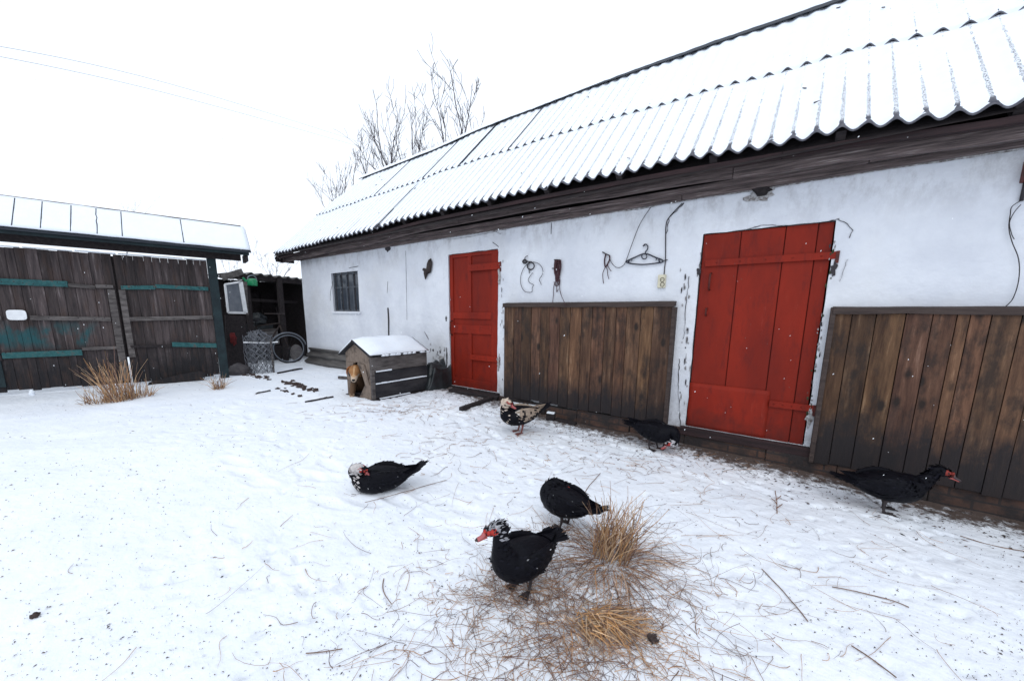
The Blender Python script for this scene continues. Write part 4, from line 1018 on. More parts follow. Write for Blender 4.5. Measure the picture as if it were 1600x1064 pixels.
# ------------------------------------------------------------------ dog house
KB = on_g(583, 625); KA = on_g(544, 616); KC = on_g(660, 607)
KO = V((KA.x, KA.y, min(KA.z, KB.z)-.02)); ku = V((KB.x-KA.x, KB.y-KA.y, 0)); KW = ku.length; ku.normalize()
kv = V((-ku.y, ku.x, 0)); KL = max(.8, (KC-KB).dot(kv))
def kp(u, v, z): return KO+ku*u+kv*v+V((0, 0, z))
KT = lambda p: kp(p.x, p.y, p.z)
ken = thing('dog_house', 'home made dog house with a snowy roof by the narrow red door', 'dog house', KO)
KH, KR = .60, .80                                            # wall height, ridge height
q = MB()                                                     # front gable with arched opening, outline plus hole by strips
ho0, ho1, hz = KW*.12, KW*.74, .44
def front_top(u): return KH+(KR-KH-.03)*(1-abs(u-KW*.42)/(KW*.5 if u < KW*.42 else KW*.58))
def hole_top(u):
    a = (u-(ho0+ho1)/2)/((ho1-ho0)/2); return .05+.46*math.sqrt(max(0, 1-a*a)) if abs(a) < 1 else 0
us = [KW*i/26 for i in range(27)]
for a, b2 in zip(us, us[1:]):
    ha, hb2 = hole_top(a), hole_top(b2); k = random.uniform(.85, 1.1); cl = (k, k, k)
    lo_a, lo_b = (ha if ha > .06 else 0), (hb2 if hb2 > .06 else 0)
    q.add([kp(a, 0, lo_a), kp(b2, 0, lo_b), kp(b2, 0, front_top(b2)), kp(a, 0, front_top(a)), kp(a, .025, lo_a), kp(b2, .025, lo_b), kp(b2, .025, front_top(b2)), kp(a, .025, front_top(a))],
          [(0, 1, 2, 3), (7, 6, 5, 4), (0, 4, 5, 1), (2, 6, 7, 3)], col=(1, 1, 1))
fr = q.build('front_wall', M['kennel_ply'], ken)
q = MB(); q.poly([kp(KW*.50, -.004, .50), kp(KW*.78, -.004, .49), kp(KW*.92, -.004, .22), kp(KW*.90, -.004, .18), kp(KW*.78, -.004, .21), kp(KW*.66, -.004, .36)], kv*-.014); q.build('patch_board', M['kennel_ply'], fr, bevel=.003)
q = MB(); q.poly([kp(KW*.02, -.004, .49), kp(KW*.34, -.004, .50), kp(KW*.28, -.004, .40), kp(KW*.10, -.004, .34)], kv*-.012); q.build('patch_board', M['kennel_ply'], fr, bevel=.003)
q = MB(); q.poly([kp(KW*.52, -.004, .02), kp(KW*.97, -.004, .0), kp(KW*.97, -.004, .23), kp(KW*.74, -.004, .20)], kv*-.016); q.build('sill_board', M['kennel_ply'], fr, bevel=.003)
q = MB(); q.box(KW*.96, KW+.016, -.012, .035, 0, KH-.0, T=KT); q.build('corner_batten', M['grey_wood'], fr, bevel=.003)
q = MB()
for i, (z0, z1) in enumerate(((.04, .235), (.24, .40))):
    q.box(KW-.006, KW+.016+.004*(i % 2), .036, KL, z0, z1, T=KT)
q.box(0, .02, .036, KL, .02, KH, T=KT); q.box(.021, KW-.007, KL-.02, KL, .02, KH, T=KT)
q.box(.021, KW-.007, .06, KL-.021, .01, .05, T=KT)
q.build('side_wall', M['kennel_felt'], ken, bevel=.004)
q = MB(); q.box(KW-.006, KW+.014, .036, KL, .405, .60, T=KT); q.build('side_board', M['grey_wood'], ken, bevel=.005)
for z, v0, v1 in ((.237, .04, KL-.02), (.402, .05, KL*.32)):
    v = v0; q = MB()
    while v < v1:
        e = min(v1, v+random.uniform(.04, .12)); q.box(KW+.017, KW+.026+random.uniform(0, .006), v, e, z-.002, z+.012+random.uniform(0, .006), T=KT); v = e
    q.build('ledge_snow', M['snow'], ken, bevel=.003)
q = MB(); q.box(-.02, KW+.06, -.03, KL+.02, -.05, .03, T=KT); q.build('base', M['dark_wood'], ken, bevel=.006)
q = MB(); q.box(KW+.024, KW+.055, .08, KL*.62, .031, .042, T=KT); q.build('base_snow', M['snow'], ken, bevel=.004)
# roof panels
rm = KW*.42
def roof_pan(u0, z0, u1, z1, v0, v1, th, name, mm, lift=0, nz=0, skew=0):
    q = MB(); nu, nv = 10, 16; vs = []
    for j in range(nv+1):
        for i in range(nu+1):
            a, b2 = i/nu, j/nv; e = min(1, 6*min(a+.02, b2, 1-b2)) if nz else 1
            vs.append(kp(u0+(u1-u0)*a, v0+(v1-v0)*b2+skew*(1-a), z0+(z1-z0)*a+lift*e+nz*noise.noise((a*3, b2*5, u0))*e))
    q.add(vs, [(j*(nu+1)+i, j*(nu+1)+i+1, (j+1)*(nu+1)+i+1, (j+1)*(nu+1)+i) for j in range(nv) for i in range(nu)])
    o = q.build(name, mm, ken, smooth=bool(nz)); s2 = o.modifiers.new('solid', 'SOLIDIFY'); s2.thickness = th; s2.offset = 0 if nz else -1
    return o
roof_pan(KW+.045, KH+.012, rm, KR, -.06, KL+.02, .018, 'roof', M['kennel_felt'])
roof_pan(-.09, KH+.0, rm-.004, KR-.002, -.06, KL+.02, .018, 'roof', M['kennel_felt'])
roof_pan(KW+.04, KH+.022, rm, KR+.008, -.045, KL+.015, .02, 'roof_snow', M['snow'], .034, .016)
roof_pan(-.085, KH+.008, rm-.004, KR+.008, -.05, KL+.015, .02, 'roof_snow', M['snow'], .034, .014)
q = MB()
for k in range(18):                                          # crusted snow hanging over the edge
    v = random.uniform(0, KL); q.ball(kp(KW+.045, v, KH+.018), (.018, .04, .014), 7, 5, nz=.4, nsc=5)
q.build('crusted_snow', M['snow'], ken, smooth=True)

# dog looking out of the opening
dc = kp(KW*.40, -.02, .0); dog = thing('dog', 'tan dog peeping out of the dog house doorway', 'dog', kp(KW*.45, .1, .05))
GOLD, PALE = (.34, .165, .065), (.58, .46, .35)
def loft(q, rings, n_=16, colf=None, mi=0, S0=(0, 1, 0)):
    k = len(rings); S = V(S0); vs = []; P = [V(r[:3]) for r in rings]
    for i, r in enumerate(rings):
        t = (P[min(i+1, k-1)]-P[max(i-1, 0)]).normalized(); S = (S-t*S.dot(t)).normalized(); B = t.cross(S)
        for j in range(n_):
            a = 2*math.pi*j/n_; vs.append(P[i]+S*(math.cos(a)*max(.001, r[3]))+B*(math.sin(a)*max(.001, r[4])))
    o = len(q.v); q.v += vs
    fs = [(i*n_+j, i*n_+(j+1) % n_, (i+1)*n_+(j+1) % n_, (i+1)*n_+j) for i in range(k-1) for j in range(n_)]+[tuple(range(n_))[::-1], tuple((k-1)*n_+j for j in range(n_))]
    for f_ in fs:
        c_ = sum((vs[i] for i in f_), V())/len(f_); q.f.append([i+o for i in f_]); q.mi.append(mi); q.c.append(colf(c_) if colf else (1, 1, 1))
# dog local axes: x forward (out of the door and a little down-left), y = dog's left
dfw = (-kv*.66+ku*.75).normalized(); dlf = V((0, 0, 1)).cross(dfw)
hc = kp(KW*.35, .01, .36)
def dp(x, y, z): return hc+(dfw*x+dlf*y+V((0, 0, z)))*1.12
def L2W(q, fn): q.v = [fn(*p) for p in q.v]; return q
q = MB()
def dogcol(p):
    if p.x > .055 and p.z < .0-.4*(p.x-.06): return PALE
    if abs(p.y) < .014 and p.x > .03: return (.52, .32, .17)
    if p.z < -.06 and p.x < .04: return (.10, .055, .03)  # chest coloured dark for the shade inside the kennel
    k = 1+.25*noise.noise(p*30); return (GOLD[0]*k, GOLD[1]*k, GOLD[2]*k)
loft(q, cat_rom([(-.40, 0, -.19, .07, .09), (-.33, 0, -.18, .10, .12), (-.24, 0, -.15, .11, .13), (-.15, 0, -.07, .085, .10), (-.07, 0, .0, .078, .080), (-.01, 0, .022, .085, .074), (.05, 0, .008, .070, .064), (.083, 0, -.022, .046, .048), (.12, 0, -.056, .037, .037), (.148, 0, -.078, .029, .029), (.158, 0, -.086, .012, .014)], 4), 18, dogcol)
# forelegs over the sill
for sy, fx in ((-.050, .03),):
    loft(q, cat_rom([(-.20, sy, -.14, .05, .06), (-.08+fx, sy, -.20, .042, .046), (-.02+fx, sy*1.1, -.27, .032, .034), (0+fx, sy*1.15, -.345, .026, .028), (.035+fx, sy*1.15, -.372, .032, .022), (.075+fx, sy*1.15, -.378, .026, .014)], 4), 12, lambda p: (.12, .07, .04) if p.z > -.27 else (.36, .26, .18))  # upper leg darkened the same way, kennel shade put into the fur colour
L2W(q, dp); q.build('body', M['fur'], dog, smooth=True)
for sy in (1, -1):
    q = MB(); loft(q, cat_rom([(.0, sy*.062, .072, .03, .012), (-.005, sy*.088, .052, .034, .010), (.012, sy*.100, .012, .030, .009), (.03, sy*.096, -.022, .012, .005)], 4), 10, lambda p: (.30, .105, .028), S0=(1, 0, 0)); L2W(q, dp); q.build('ear', M['fur'], dog, smooth=True)
    q = MB(); q.ball((.082, sy*.034, .020), (.013, .012, .011), 8, 6); L2W(q, dp); q.build('eye', M['eye'], dog, smooth=True)
q = MB(); q.ball((.160, 0, -.070), (.015, .021, .016), 10, 7); L2W(q, dp); q.build('nose', M['nose'], dog, smooth=True)
q = MB(); q.tube([(.105, -.036, -.078), (.14, -.024, -.100), (.152, 0, -.104), (.14, .024, -.100), (.105, .036, -.078)], .0035, 5); L2W(q, dp); q.build('mouth', M['nose'], dog)
q = MB(); q.tube([(-.09+.02*math.sin(a), .10*math.cos(a), -.02+.105*math.sin(a)) for a in [i*.42 for i in range(15)]], .010, 6, closed=True); L2W(q, dp); q.build('collar', M['nose'], dog)

# crumpled tarpaulin between the dog house and the door
tp = kp(KW+.02, KL*.86, 0); q = MB(); nu, nv = 56, 34; vs = []
xa, xb = tp.x-.15, on_y(701, 600, D-.1).x
for j in range(nv+1):
    for i in range(nu+1):
        u, v = i/nu, j/nv; x = xa+(xb-xa)*u; y = tp.y+.02+(D-.03-tp.y-.02)*v
        h = (.46-.10*sstep(u, .15, .6)+.06*noise.noise((x*7, y*3, 6)))*sstep(v+.12*noise.noise((x*6, 2, 2)), 0, .5)*(1 if u < .95 else 1-(u-.95)/.05)*(min(1, u*8+.55))
        f_ = .16*abs(noise.noise((x*8, y*7, 1)))-.05+.05*noise.noise((x*17, y*13, 4))
        vs.append((x+.02*noise.noise((x*6, y*6, 9)), y, ground(x, y)-.02+h+f_*(.4+h)))
q.add(vs, [(j*(nu+1)+i, j*(nu+1)+i+1, (j+1)*(nu+1)+i+1, (j+1)*(nu+1)+i) for j in range(nv) for i in range(nu)])
o = q.build('crumpled_tarp', M['tarp'], smooth=True); tag(o, 'black crumpled tarp heaped between the dog house and narrow red door', 'tarp')

# ------------------------------------------------------------------ bits along the foot of the wall
def plank(name, label, cat, a, b2, wdt, h, mm, snow=False, lift=0):
    a, b2 = V(a), V(b2); q = MB(); q.bar(a+V((0, 0, h/2+lift)), b2+V((0, 0, h/2+lift)), wdt, h)
    o = q.build(name, mm, bevel=.006); tag(o, label, cat)
    if snow:
        q = MB(); d_ = (b2-a); q.bar(a+d_*.04+V((0, 0, h+lift+.009)), b2-d_*.05+V((0, 0, h+lift+.009)), wdt*.8, .016); q.build('snow_cap', M['snow'], o, bevel=.006)
    return o
P = on_g
plank('timber_block', 'dark timber block with a snow cap right of the pale winged duck', 'timber', P(854, 655), P(867, 657), .09, .085, M['dark_wood'], True)
plank('charred_beam', 'dark beam under the plank cover, dusted with snow', 'timber', P(797, 638), P(852, 646), .10, .07, M['dark_wood'], True)
plank('charred_beam', 'dark beam lying closest under the middle plank cover', 'timber', P(792, 629), P(862, 641), .09, .10, M['dark_wood'])
plank('half_buried_board', 'flat dark board half buried below the middle plank cover', 'board', P(868, 656), P(900, 664), .08, .03, M['dark_wood'])
plank('door_plank', 'dark plank sloping from the narrow red door to the snow', 'plank', P(720, 642), P(776, 622), .06, .05, M['dark_wood'])
plank('step_board', 'dark step board lying under the narrow red door', 'board', P(705, 611), P(780, 624), .16, .05, M['dark_wood'])
def stick(label, a, b2, r_):
    a, b2 = P(*a), P(*b2); q = MB(); k = 9; pts = []
    for i in range(k+1):
        t_ = i/k; p = a+(b2-a)*t_; n1 = noise.noise((t_*3, r_*900, a.x))*.03; pts.append(V((p.x+n1, p.y+n1*.6, ground(p.x, p.y)+r_*.6+.012*abs(noise.noise((t_*2, a.y, 3))))))
    q.tube(pts, [r_*(.6+.5*abs(noise.noise((i*.7, a.x, 0)))) for i in range(k+1)], 6); m_ = pts[5]; q.tube([m_, m_+V((.07, .05, .03))], [r_*.5, r_*.2], 5)
    tag(q.build('ground_stick', M['dark_wood'], smooth=True), label, 'stick', 'sticks lying on the snow by the shed')
stick('dark stick lying on the snow in front of the shed', (433, 584), (472, 577), .022)
stick('dark stick on the snow left of the dog house', (478, 629), (520, 621), .016)
stick('short dark stick left of the snowy dirt ridge', (400, 616), (424, 611), .014)
q = MB()
for (a, b2, n_) in (((383, 585), (425, 593), 26), ((446, 596), (492, 611), 60), ((430, 606), (470, 618), 12)):
    for k in range(n_):
        t_ = random.random(); p = P(a[0]+(b2[0]-a[0])*t_+random.uniform(-4, 4), a[1]+(b2[1]-a[1])*t_+random.uniform(-2, 2)); r = random.uniform(.008, .034); q.ball(p+V((random.uniform(-.05, .05), random.uniform(-.05, .05), .003)), (r*1.5, r*1.2, r*.7), 7, 5, nz=.8, nsc=9)
tag(q.build('soil_clods', M['dung']), kind='stuff')
for i, (px, py, r, lb) in enumerate(((1019, 1001, .020, 'dark clod of dung right of the flattened hay'), (55, 963, .013, 'tiny dark dropping at the lower left of the snow'))):
    q = MB(); p = P(px, py); q.ball(p+V((0, 0, r*.5)), (r, r*1.1, r*.8), 10, 7, nz=.8, nsc=40); q.ball(p+V((r*.8, r*.3, r*.3)), (r*.5, r*.5, r*.4), 8, 6, nz=.6, nsc=30); tag(q.build('dung_clod', M['dung']), lb, 'dung')

# ------------------------------------------------------------------ ducks
BLK = (.0045, .0045, .0075)
def feathers(q, rnd, n_, sy, cf, marks, sh=V((0, 0, 0))):
    # small overlapping feathers laid over the surface, tips pointing back
    fs = [f for f in q.f if len(f) == 4]; v0 = list(q.v)
    cen = sum(v0, V())/len(v0)
    for k in range(n_):
        f = rnd.choice(fs); c_ = sum((v0[i] for i in f), V())/4
        n1 = (v0[f[1]]-v0[f[0]]).cross(v0[f[3]]-v0[f[0]])
        if n1.length < 1e-9: continue
        n1.normalize()
        ax_ = V((c_.x, cen.y if sy else 0, cen.z))
        if n1.dot(c_-ax_) < 0: n1 = -n1
        if sy and n1.y*sy < -.2: continue
        back = V((-1, rnd.uniform(-.25, .25), rnd.uniform(-.22, .12))); back = (back-n1*back.dot(n1))
        if back.length < .2: continue
        back.normalize(); sd_ = n1.cross(back); l = rnd.uniform(.022, .042); w_ = l*rnd.uniform(.22, .34)
        p = c_+n1*.002; col = cf(c_, sy) if cf else BLK
        j = rnd.uniform(.5, 1.9) if max(col) < .1 else rnd.uniform(.85, 1.12); col = (col[0]*j, col[1]*j, col[2]*j)
        if k < marks:
            col = rnd.choice(((.6, .6, .61), (.35, .35, .36), (.18, .18, .19))); l *= rnd.uniform(.3, .6); w_ *= .38; back = (back+sd_*rnd.uniform(-.7, .7)).normalized(); sd_ = n1.cross(back)
        q.add([p, p+back*l*.45+sd_*w_+n1*.002, p+back*l+n1*rnd.uniform(.003, .008), p+back*l*.45-sd_*w_+n1*.002], [(0, 1, 2), (0, 2, 3)], col=col)
def make_duck(label, pos, heading, sc=1.0, neck=None, head=None, lying=False, foot='foot_dark', colf=None, wingcol=None, tail_up=.05, bill_tip=True, crest=0, plumes=None, wing_marks=0, seed=0, red=1.0, billc=(.40, .11, .11), step=0, headcol=None, pitch=0):
    """local axes: x forward, y to the bird's left, z up, feet at z = 0"""
    rnd = random.Random(seed)
    t = thing('duck', label, 'duck', pos, heading, 'ducks in the snowy yard')
    dz = -.125 if lying else 0
    hp, hyaw, hpit = head
    Hm = Matrix.Translation(V(hp)) @ Matrix.Rotation(hyaw, 4, 'Z') @ Matrix.Rotation(-hpit, 4, 'Y') @ Matrix.Scale(1.14, 4)
    body = [(-.34, 0, .262+tail_up*.5, .020, .008), (-.25, 0, .252+tail_up*.15, .070, .036), (-.14, 0, .236, .122, .088), (-.01, 0, .222, .146, .118), (.09, 0, .222, .134, .116), (.158, 0, .246, .098, .092)]
    cp_, sp_ = math.cos(pitch), math.sin(pitch)
    body = [(x*cp_-(z-.22)*sp_, y, .22+(z-.22)*cp_+x*sp_, a, b2) for x, y, z, a, b2 in body]
    rings = body+list(neck)
    for lx, lz, a, b2 in ((-.030, -.006, .033, .035), (-.004, .006, .0345, .036), (.028, .003, .0285, .029), (.052, -.004, .018, .017), (.066, -.007, .007, .007)):
        p = Hm @ V((lx, 0, lz)); rings.append((p.x, p.y, p.z, a*1.14, b2*1.14))
    R2 = cat_rom(rings, 5)
    q = MB(); loft(q, R2, 24)
    k0 = len(body)*5
    def defcol(p, ringf):
        return BLK
    fn = colf or defcol
    # feather-like roughness
    for i, v in enumerate(q.v):
        q.v[i] = v+V((0, 0, 1))*.003*noise.noise(v*38)+V((1, 1, 0))*.0025*noise.noise(v*31+V((5, 5, 5)))
    n_ = 24; kk = len(R2)
    for fi, f_ in enumerate(q.f):
        c_ = sum((q.v[i] for i in f_), V())/len(f_); ringf = (fi//n_)/kk
        q.c[fi] = fn(c_, ringf)
    feathers(q, rnd, 420, 0, lambda c_, _: fn(c_, .3) if c_.x < .16 else fn(c_, .9 if (c_-V(hp)).length < .075 else .62), 2)
    if lying: q.v = [V((v.x, v.y, max(.008, v.z+dz))) for v in q.v]
    sh = V((0, 0, dz))
    def fin(q, nm, mm, par=t, smooth=True):
        q.v = [v*sc for v in q.v]
        return q.build(nm, M[mm], par, smooth=smooth, world=False)
    bo = fin(q, 'body', 'feather')
    # wings
    for sy in (1, -1):
        q = MB(); W = cat_rom([(.105, sy*.092, .258, .006, .03), (.05, sy*.120, .256, .018, .066), (-.04, sy*.126, .258, .022, .080), (-.14, sy*.102, .262, .020, .062), (-.22, sy*.064, .258, .014, .034), (-.285, sy*.030, .258, .005, .010)], 5)
        W = [(x*cp_-(z-.22)*sp_, y, .22+(z-.22)*cp_+x*sp_, a, b2) for x, y, z, a, b2 in W]
        loft(q, W, 14)
        for i, v in enumerate(q.v): q.v[i] = v+V((0, sy, 0))*.004*noise.noise(V((v.x*34, v.z*60, 3)))+sh
        for fi, f_ in enumerate(q.f):
            c_ = sum((q.v[i] for i in f_), V())/len(f_); q.c[fi] = wingcol(c_, sy) if wingcol else BLK
        feathers(q, rnd, 150, sy, wingcol if wingcol else None, wing_marks, sh)
        wi = fin(q, 'wing', 'feather')
        # overlapping flight feathers
        q = MB()
        for k in range(9):
            x0 = .04-.032*k; z0 = .222+.006*k; a = V((x0, sy*(.146-.007*k-.0007*k*k), z0)); e = a+V((-.13, -sy*.040, .030+.004*k))
            q.add([a+V((0, sy*.004, .022)), a+V((0, sy*.004, -.02)), (a+e)/2+V((0, sy*.008, -.024)), e+V((0, 0, -.006)), e+V((-.012, 0, .004)), (a+e)/2+V((0, sy*.010, .02))], [(0, 1, 2, 5), (5, 2, 3, 4)] if sy > 0 else [(5, 2, 1, 0), (4, 3, 2, 5)], col=(wingcol(a, sy) if wingcol else BLK))
        q.v = [V((x*cp_-(z-.22)*sp_, y, .22+(z-.22)*cp_+x*sp_))+sh for x, y, z in q.v]
        fo = fin(q, 'flight_feathers', 'feather', wi, False)
    # tail
    q = MB(); tb = body[0]
    for k in range(13):                                      # layered fan of narrow feathers
        a = (k-6)/6; bx_ = V((-.24, a*.040, .252+tail_up*.15+.004*(k % 2))); l = .19-.045*abs(a)+rnd.uniform(-.016, .012)
        e = bx_+V((-l*math.cos(a*.5), a*.060, tail_up*l/.17+.012*(1-abs(a))+rnd.uniform(-.008, .008))); mid = (bx_+e)/2+V((0, 0, -.006))
        loft(q, cat_rom([(*bx_, .014, .008), (*mid, .017, .006), (*(mid*.35+e*.65), .015, .004), (*e, .004, .0015)], 3), 8, lambda p: BLK)
    q.v = [v+sh for v in q.v]; fin(q, 'tail', 'feather', t, False)
    # bill, face skin, eyes
    q = MB(); tipc = (.03, .02, .02)
    def bcol(p): return tipc if p.x > .106 and bill_tip else (billc if p.x > .07 else (.30*red, .05, .04))
    loft(q, cat_rom([(.045, 0, -.002, .016, .017), (.066, 0, -.005, .0155, .015), (.080, 0, -.014, .014, .009), (.097, 0, -.020, .016, .0065), (.109, 0, -.023, .014, .006), (.117, 0, -.027, .006, .004)], 3), 12, bcol)
    loft(q, cat_rom([(.055, 0, -.022, .011, .007), (.080, 0, -.026, .011, .005), (.103, 0, -.031, .010, .004), (.110, 0, -.032, .004, .003)], 3), 10, lambda p: (.40, .10, .09))
    q.v = [Hm @ v+sh for v in q.v]; fin(q, 'bill', 'bill')
    q = MB(); rc_ = (red, 1, 1)
    for sy in (1, -1):
        q.ball((.018, sy*.0262, .008), (.023, .0105, .019), 12, 8, nz=.35, nsc=60, col=rc_)
        q.ball((.043, sy*.0175, .004), (.018, .009, .013), 10, 7, nz=.4, nsc=50, col=rc_)
    q.ball((.060, 0, .008), (.012, .0125, .0115), 10, 7, nz=.4, nsc=70, col=rc_)
    q.v = [Hm @ v+sh for v in q.v]; fc = fin(q, 'face_skin', 'skin_red')
    for sy in (1, -1):
        q = MB(); q.ball((.0215, sy*.0345, .0105), (.0055, .0035, .0055), 8, 6); q.v = [Hm @ v+sh for v in q.v]; fin(q, 'eye', 'eye')
    if crest:
        q = MB()
        for k in range(crest):
            th = rnd.uniform(-1.2, 1.2); x = rnd.uniform(-.045, .03); p = V((x, .033*math.sin(th), .006+.036*math.cos(th)))
            e = p+V((-.014, .005*math.sin(th), .004*math.cos(th)+rnd.uniform(-.003, .003))); wv = V((0, .0035, 0))
            kcol = (.38, .39, .41) if rnd.random() < .45 else BLK
            q.add([p-wv, p+wv, e+wv*.5, e-wv*.5], [(0, 1, 2, 3)], col=kcol)
        q.v = [Hm @ v+sh for v in q.v]; fin(q, 'crest', 'feather', t, False)
    # legs and webbed feet
    if not lying:
        for sy in (1, -1):
            fx = step*sy; q = MB()
            q.tube(cat_rom([(-.01+fx*.2, sy*.050, .165), (-.025+fx*.6, sy*.052, .11), (-.02+fx*.9, sy*.052, .06), (-.005+fx, sy*.053, .012)], 3), [.034, .028, .022, .016, .014, .012, .011, .010, .010, .011], 8)
            b0 = V((-.005+fx, sy*.053, .008)); toes = [b0+V((.075, (k-1)*.036+sy*.012, -.004)) for k in range(3)]
            for e in toes: q.tube([b0+V((0, 0, .004)), (b0+e)/2+V((0, 0, .004)), e], [.009, .0065, .004], 6)
            q.tube([b0, b0+V((-.03, 0, -.002))], [.007, .004], 5)
            q.add([b0+V((0, 0, .002))]+[e+V((-.008, 0, .002)) for e in toes], [(0, 1, 2), (0, 2, 3)])
            q.add([b0-V((0, 0, .002))]+[e+V((-.008, 0, -.002)) for e in toes], [(2, 1, 0), (3, 2, 0)])
            fin(q, 'leg', foot)
    return t
# headings from the camera: image-left and towards the viewer on the ground plane
IL = V((-AR.x, -AR.y, 0)).normalized(); TW = V((-AF.x, -AF.y, 0)).normalized()
def hd_(l, tw):
    d_ = IL*l+TW*tw; return math.atan2(d_.y, d_.x)
up_neck = [(.192, 0, .30, .052, .056), (.203, 0, .355, .039, .043), (.205, 0, .395, .034, .038)]
def speck(amount, base=BLK, wh=(.62, .62, .64), sc_=60, lo=-1, hi=9):
    def f_(p, r):
        if lo < r < hi and noise.noise(p*sc_) > amount: return wh
        return base
    return f_
# 1 front duck
def c1(p, r):
    if r > .74 and p.z > .45 and noise.noise(p*95) > .12: return (.30, .30, .32)
    if r > .70 and noise.noise(p*70) > .50: return (.4, .4, .42)
    return BLK
make_duck('black duck with a red face standing on the scattered hay in front', on_g(816, 920), hd_(.62, .66), .77, [(.190, 0, .338, .064, .068), (.203, 0, .405, .046, .050), (.206, 0, .462, .039, .043)], ((.222, -.010, .512), -.50, -.12), colf=c1, crest=34, wing_marks=16, seed=1, tail_up=-.02, pitch=.17)
# 2 duck behind it, head hidden
make_duck('black white-flecked duck with its head tucked out of sight by the hay clump', on_g(880, 822), hd_(.58, -.62), .76, [(.175, -.02, .285, .064, .06), (.16, -.07, .315, .045, .044), (.11, -.105, .305, .036, .036)], ((.06, -.125, .285), math.pi+.2, -.2), wing_marks=13, seed=2, tail_up=.045)
# 3 duck lying with white head turned back
def c3_(p, r):
    if r > .60: return (.62, .58, .56) if noise.noise(p*60) > -.62 else (.2, .2, .21)
    if .52 < r <= .60 and noise.noise(p*26) > -.05: return (.6, .58, .58)
    return BLK
make_duck('black duck lying on the snow with its white head turned back', on_g(594, 764), hd_(.95, .22), .84, [(.185, .0, .275, .060, .060), (.212, .008, .318, .044, .046), (.198, .028, .350, .036, .038)], ((.160, .050, .352), math.pi-.30, -.28), lying=True, colf=c3_, wing_marks=6, seed=3, tail_up=.07, bill_tip=False)
# 4 pale winged duck by the panel
def c4(p, r):
    if r > .64: return (.68, .56, .45) if noise.noise(p*50) > -.5 else (.35, .27, .22)
    if r > .50 and abs(p.y) < .03+.05*noise.noise(p*20): return (.62, .52, .44)
    if r > .52 and noise.noise(p*24) > .1: return (.6, .5, .42)
    return BLK
def wcol4(p, sy): return (.36, .28, .215) if noise.noise(V((p.x*38, p.y*10, p.z*46))) > -.28 and p.x < .09 else ((.60, .55, .5) if p.x > .05 else BLK)
make_duck('duck with pale beige wings and whitish head by the dark beams', on_g(811, 676), hd_(.92, .36), .92, [(.188, 0, .295, .054, .058), (.205, .006, .345, .040, .044), (.198, .02, .382, .035, .038)], ((.180, .035, .398), 2.35, -.22), colf=c4, wingcol=wcol4, foot='foot_red', seed=4, tail_up=.07, bill_tip=False, red=.75)
# 5 black duck preening beside the wide door
def c5(p, r):
    if r > .80: return (.58, .56, .57) if noise.noise(p*70) > -.1 else BLK
    return BLK
make_duck('black duck preening its breast at the foot of the wide red door', on_g(1022, 702), hd_(-.72, .62), .85, [(.205, -.004, .262, .066, .062), (.238, -.012, .215, .048, .048), (.238, -.020, .165, .038, .040)], ((.205, -.03, .128), math.pi+.5, -.35), colf=c5, wing_marks=3, seed=5, tail_up=.02, step=.03, bill_tip=False)
# 6 black duck walking right
make_duck('black duck walking right along the foot of the right plank cover', on_g(1383, 799), hd_(-.90, .22), .90, [(.205, 0, .282, .056, .060), (.245, 0, .325, .042, .045), (.272, 0, .362, .035, .038)], ((.305, 0, .378), -.12, -.18), wing_marks=4, seed=6, tail_up=.015, step=.035, red=.6, billc=(.07, .05, .055), pitch=.05, bill_tip=False)

# ------------------------------------------------------------------ dry grass and hay
STR = [(1.0, .98, .98), (.70, .62, .60), (.50, .40, .42), (1.3, 1.2, 1.1), (.36, .28, .31), (.95, .72, .52), (1.1, .8, .5)]
def blade(q, p, dirv, l, r, droop, kink=0, segs=5):
    pts = []; d_ = V(dirv).normalized(); p = V(p)
    sd_ = V((random.uniform(-1, 1), random.uniform(-1, 1), random.uniform(-.3, .3)))*kink; s2_ = V((random.uniform(-1, 1), random.uniform(-1, 1), 0))*kink*.22; ph_ = random.uniform(0, 6)
    for i in range(segs+1):
        t_ = i/segs; pts.append(p+d_*(l*t_)+V((0, 0, -droop*l*t_*t_))+sd_*(l*t_*t_)+s2_*(l*math.sin(ph_+t_*5)))
    k = random.choice(STR); j = random.uniform(.75, 1.15)
    for i, a in enumerate(pts):
        g_ = ground(a.x, a.y)+.004
        if a.z < g_: pts[i] = V((a.x, a.y, g_+random.uniform(0, .004)))
    q.tube(pts, [r*(1-.55*i/segs) for i in range(segs+1)], 3, col=(k[0]*j, k[1]*j, k[2]*j), cap=False)
def tuft(label, px, py, n_, h, base, spread, rr=.0024, lean=(0, 0), droop=.25, name='dry_grass_tuft', kink=.16):
    q = MB(); c_ = on_g(px, py)
    for k in range(n_):
        a = random.uniform(0, 6.28); r = base*math.sqrt(random.random()); p = V((c_.x+r*math.cos(a), c_.y+r*math.sin(a), 0)); p.z = ground(p.x, p.y)-.01+(random.random()*.07 if kink > .2 else 0)
        a2 = a+random.uniform(-.9, .9)*(1 if kink < .2 else 2.6); tl = random.random()**1.4*spread
        d_ = V((math.cos(a2)*tl+lean[0], math.sin(a2)*tl+lean[1], 1))
        blade(q, p, d_, h*random.uniform(.35, 1)*(1 if random.random() < .92 else 1.25), rr*random.uniform(.7, 1.3), droop*random.uniform(.2, 1.8)*tl, kink)
    return tag(q.build(name, M['hay']), label, 'dry grass', 'dry grass tufts by the gate' if name == 'dry_grass_tuft' else None)
IR = -IL
tuft('tall dry grass tuft growing in front of the yard gate', 190, 626, 150, .60, .14, .50, .0032, (IL.x*.25, IL.y*.25))
tuft('low dry grass tuft at the left of the tall tuft by the gate', 150, 630, 60, .24, .12, 1.0, .0036)
tuft('low dry grass tuft at the right of the tall tuft by the gate', 218, 620, 80, .27, .14, 1.0, .0036)
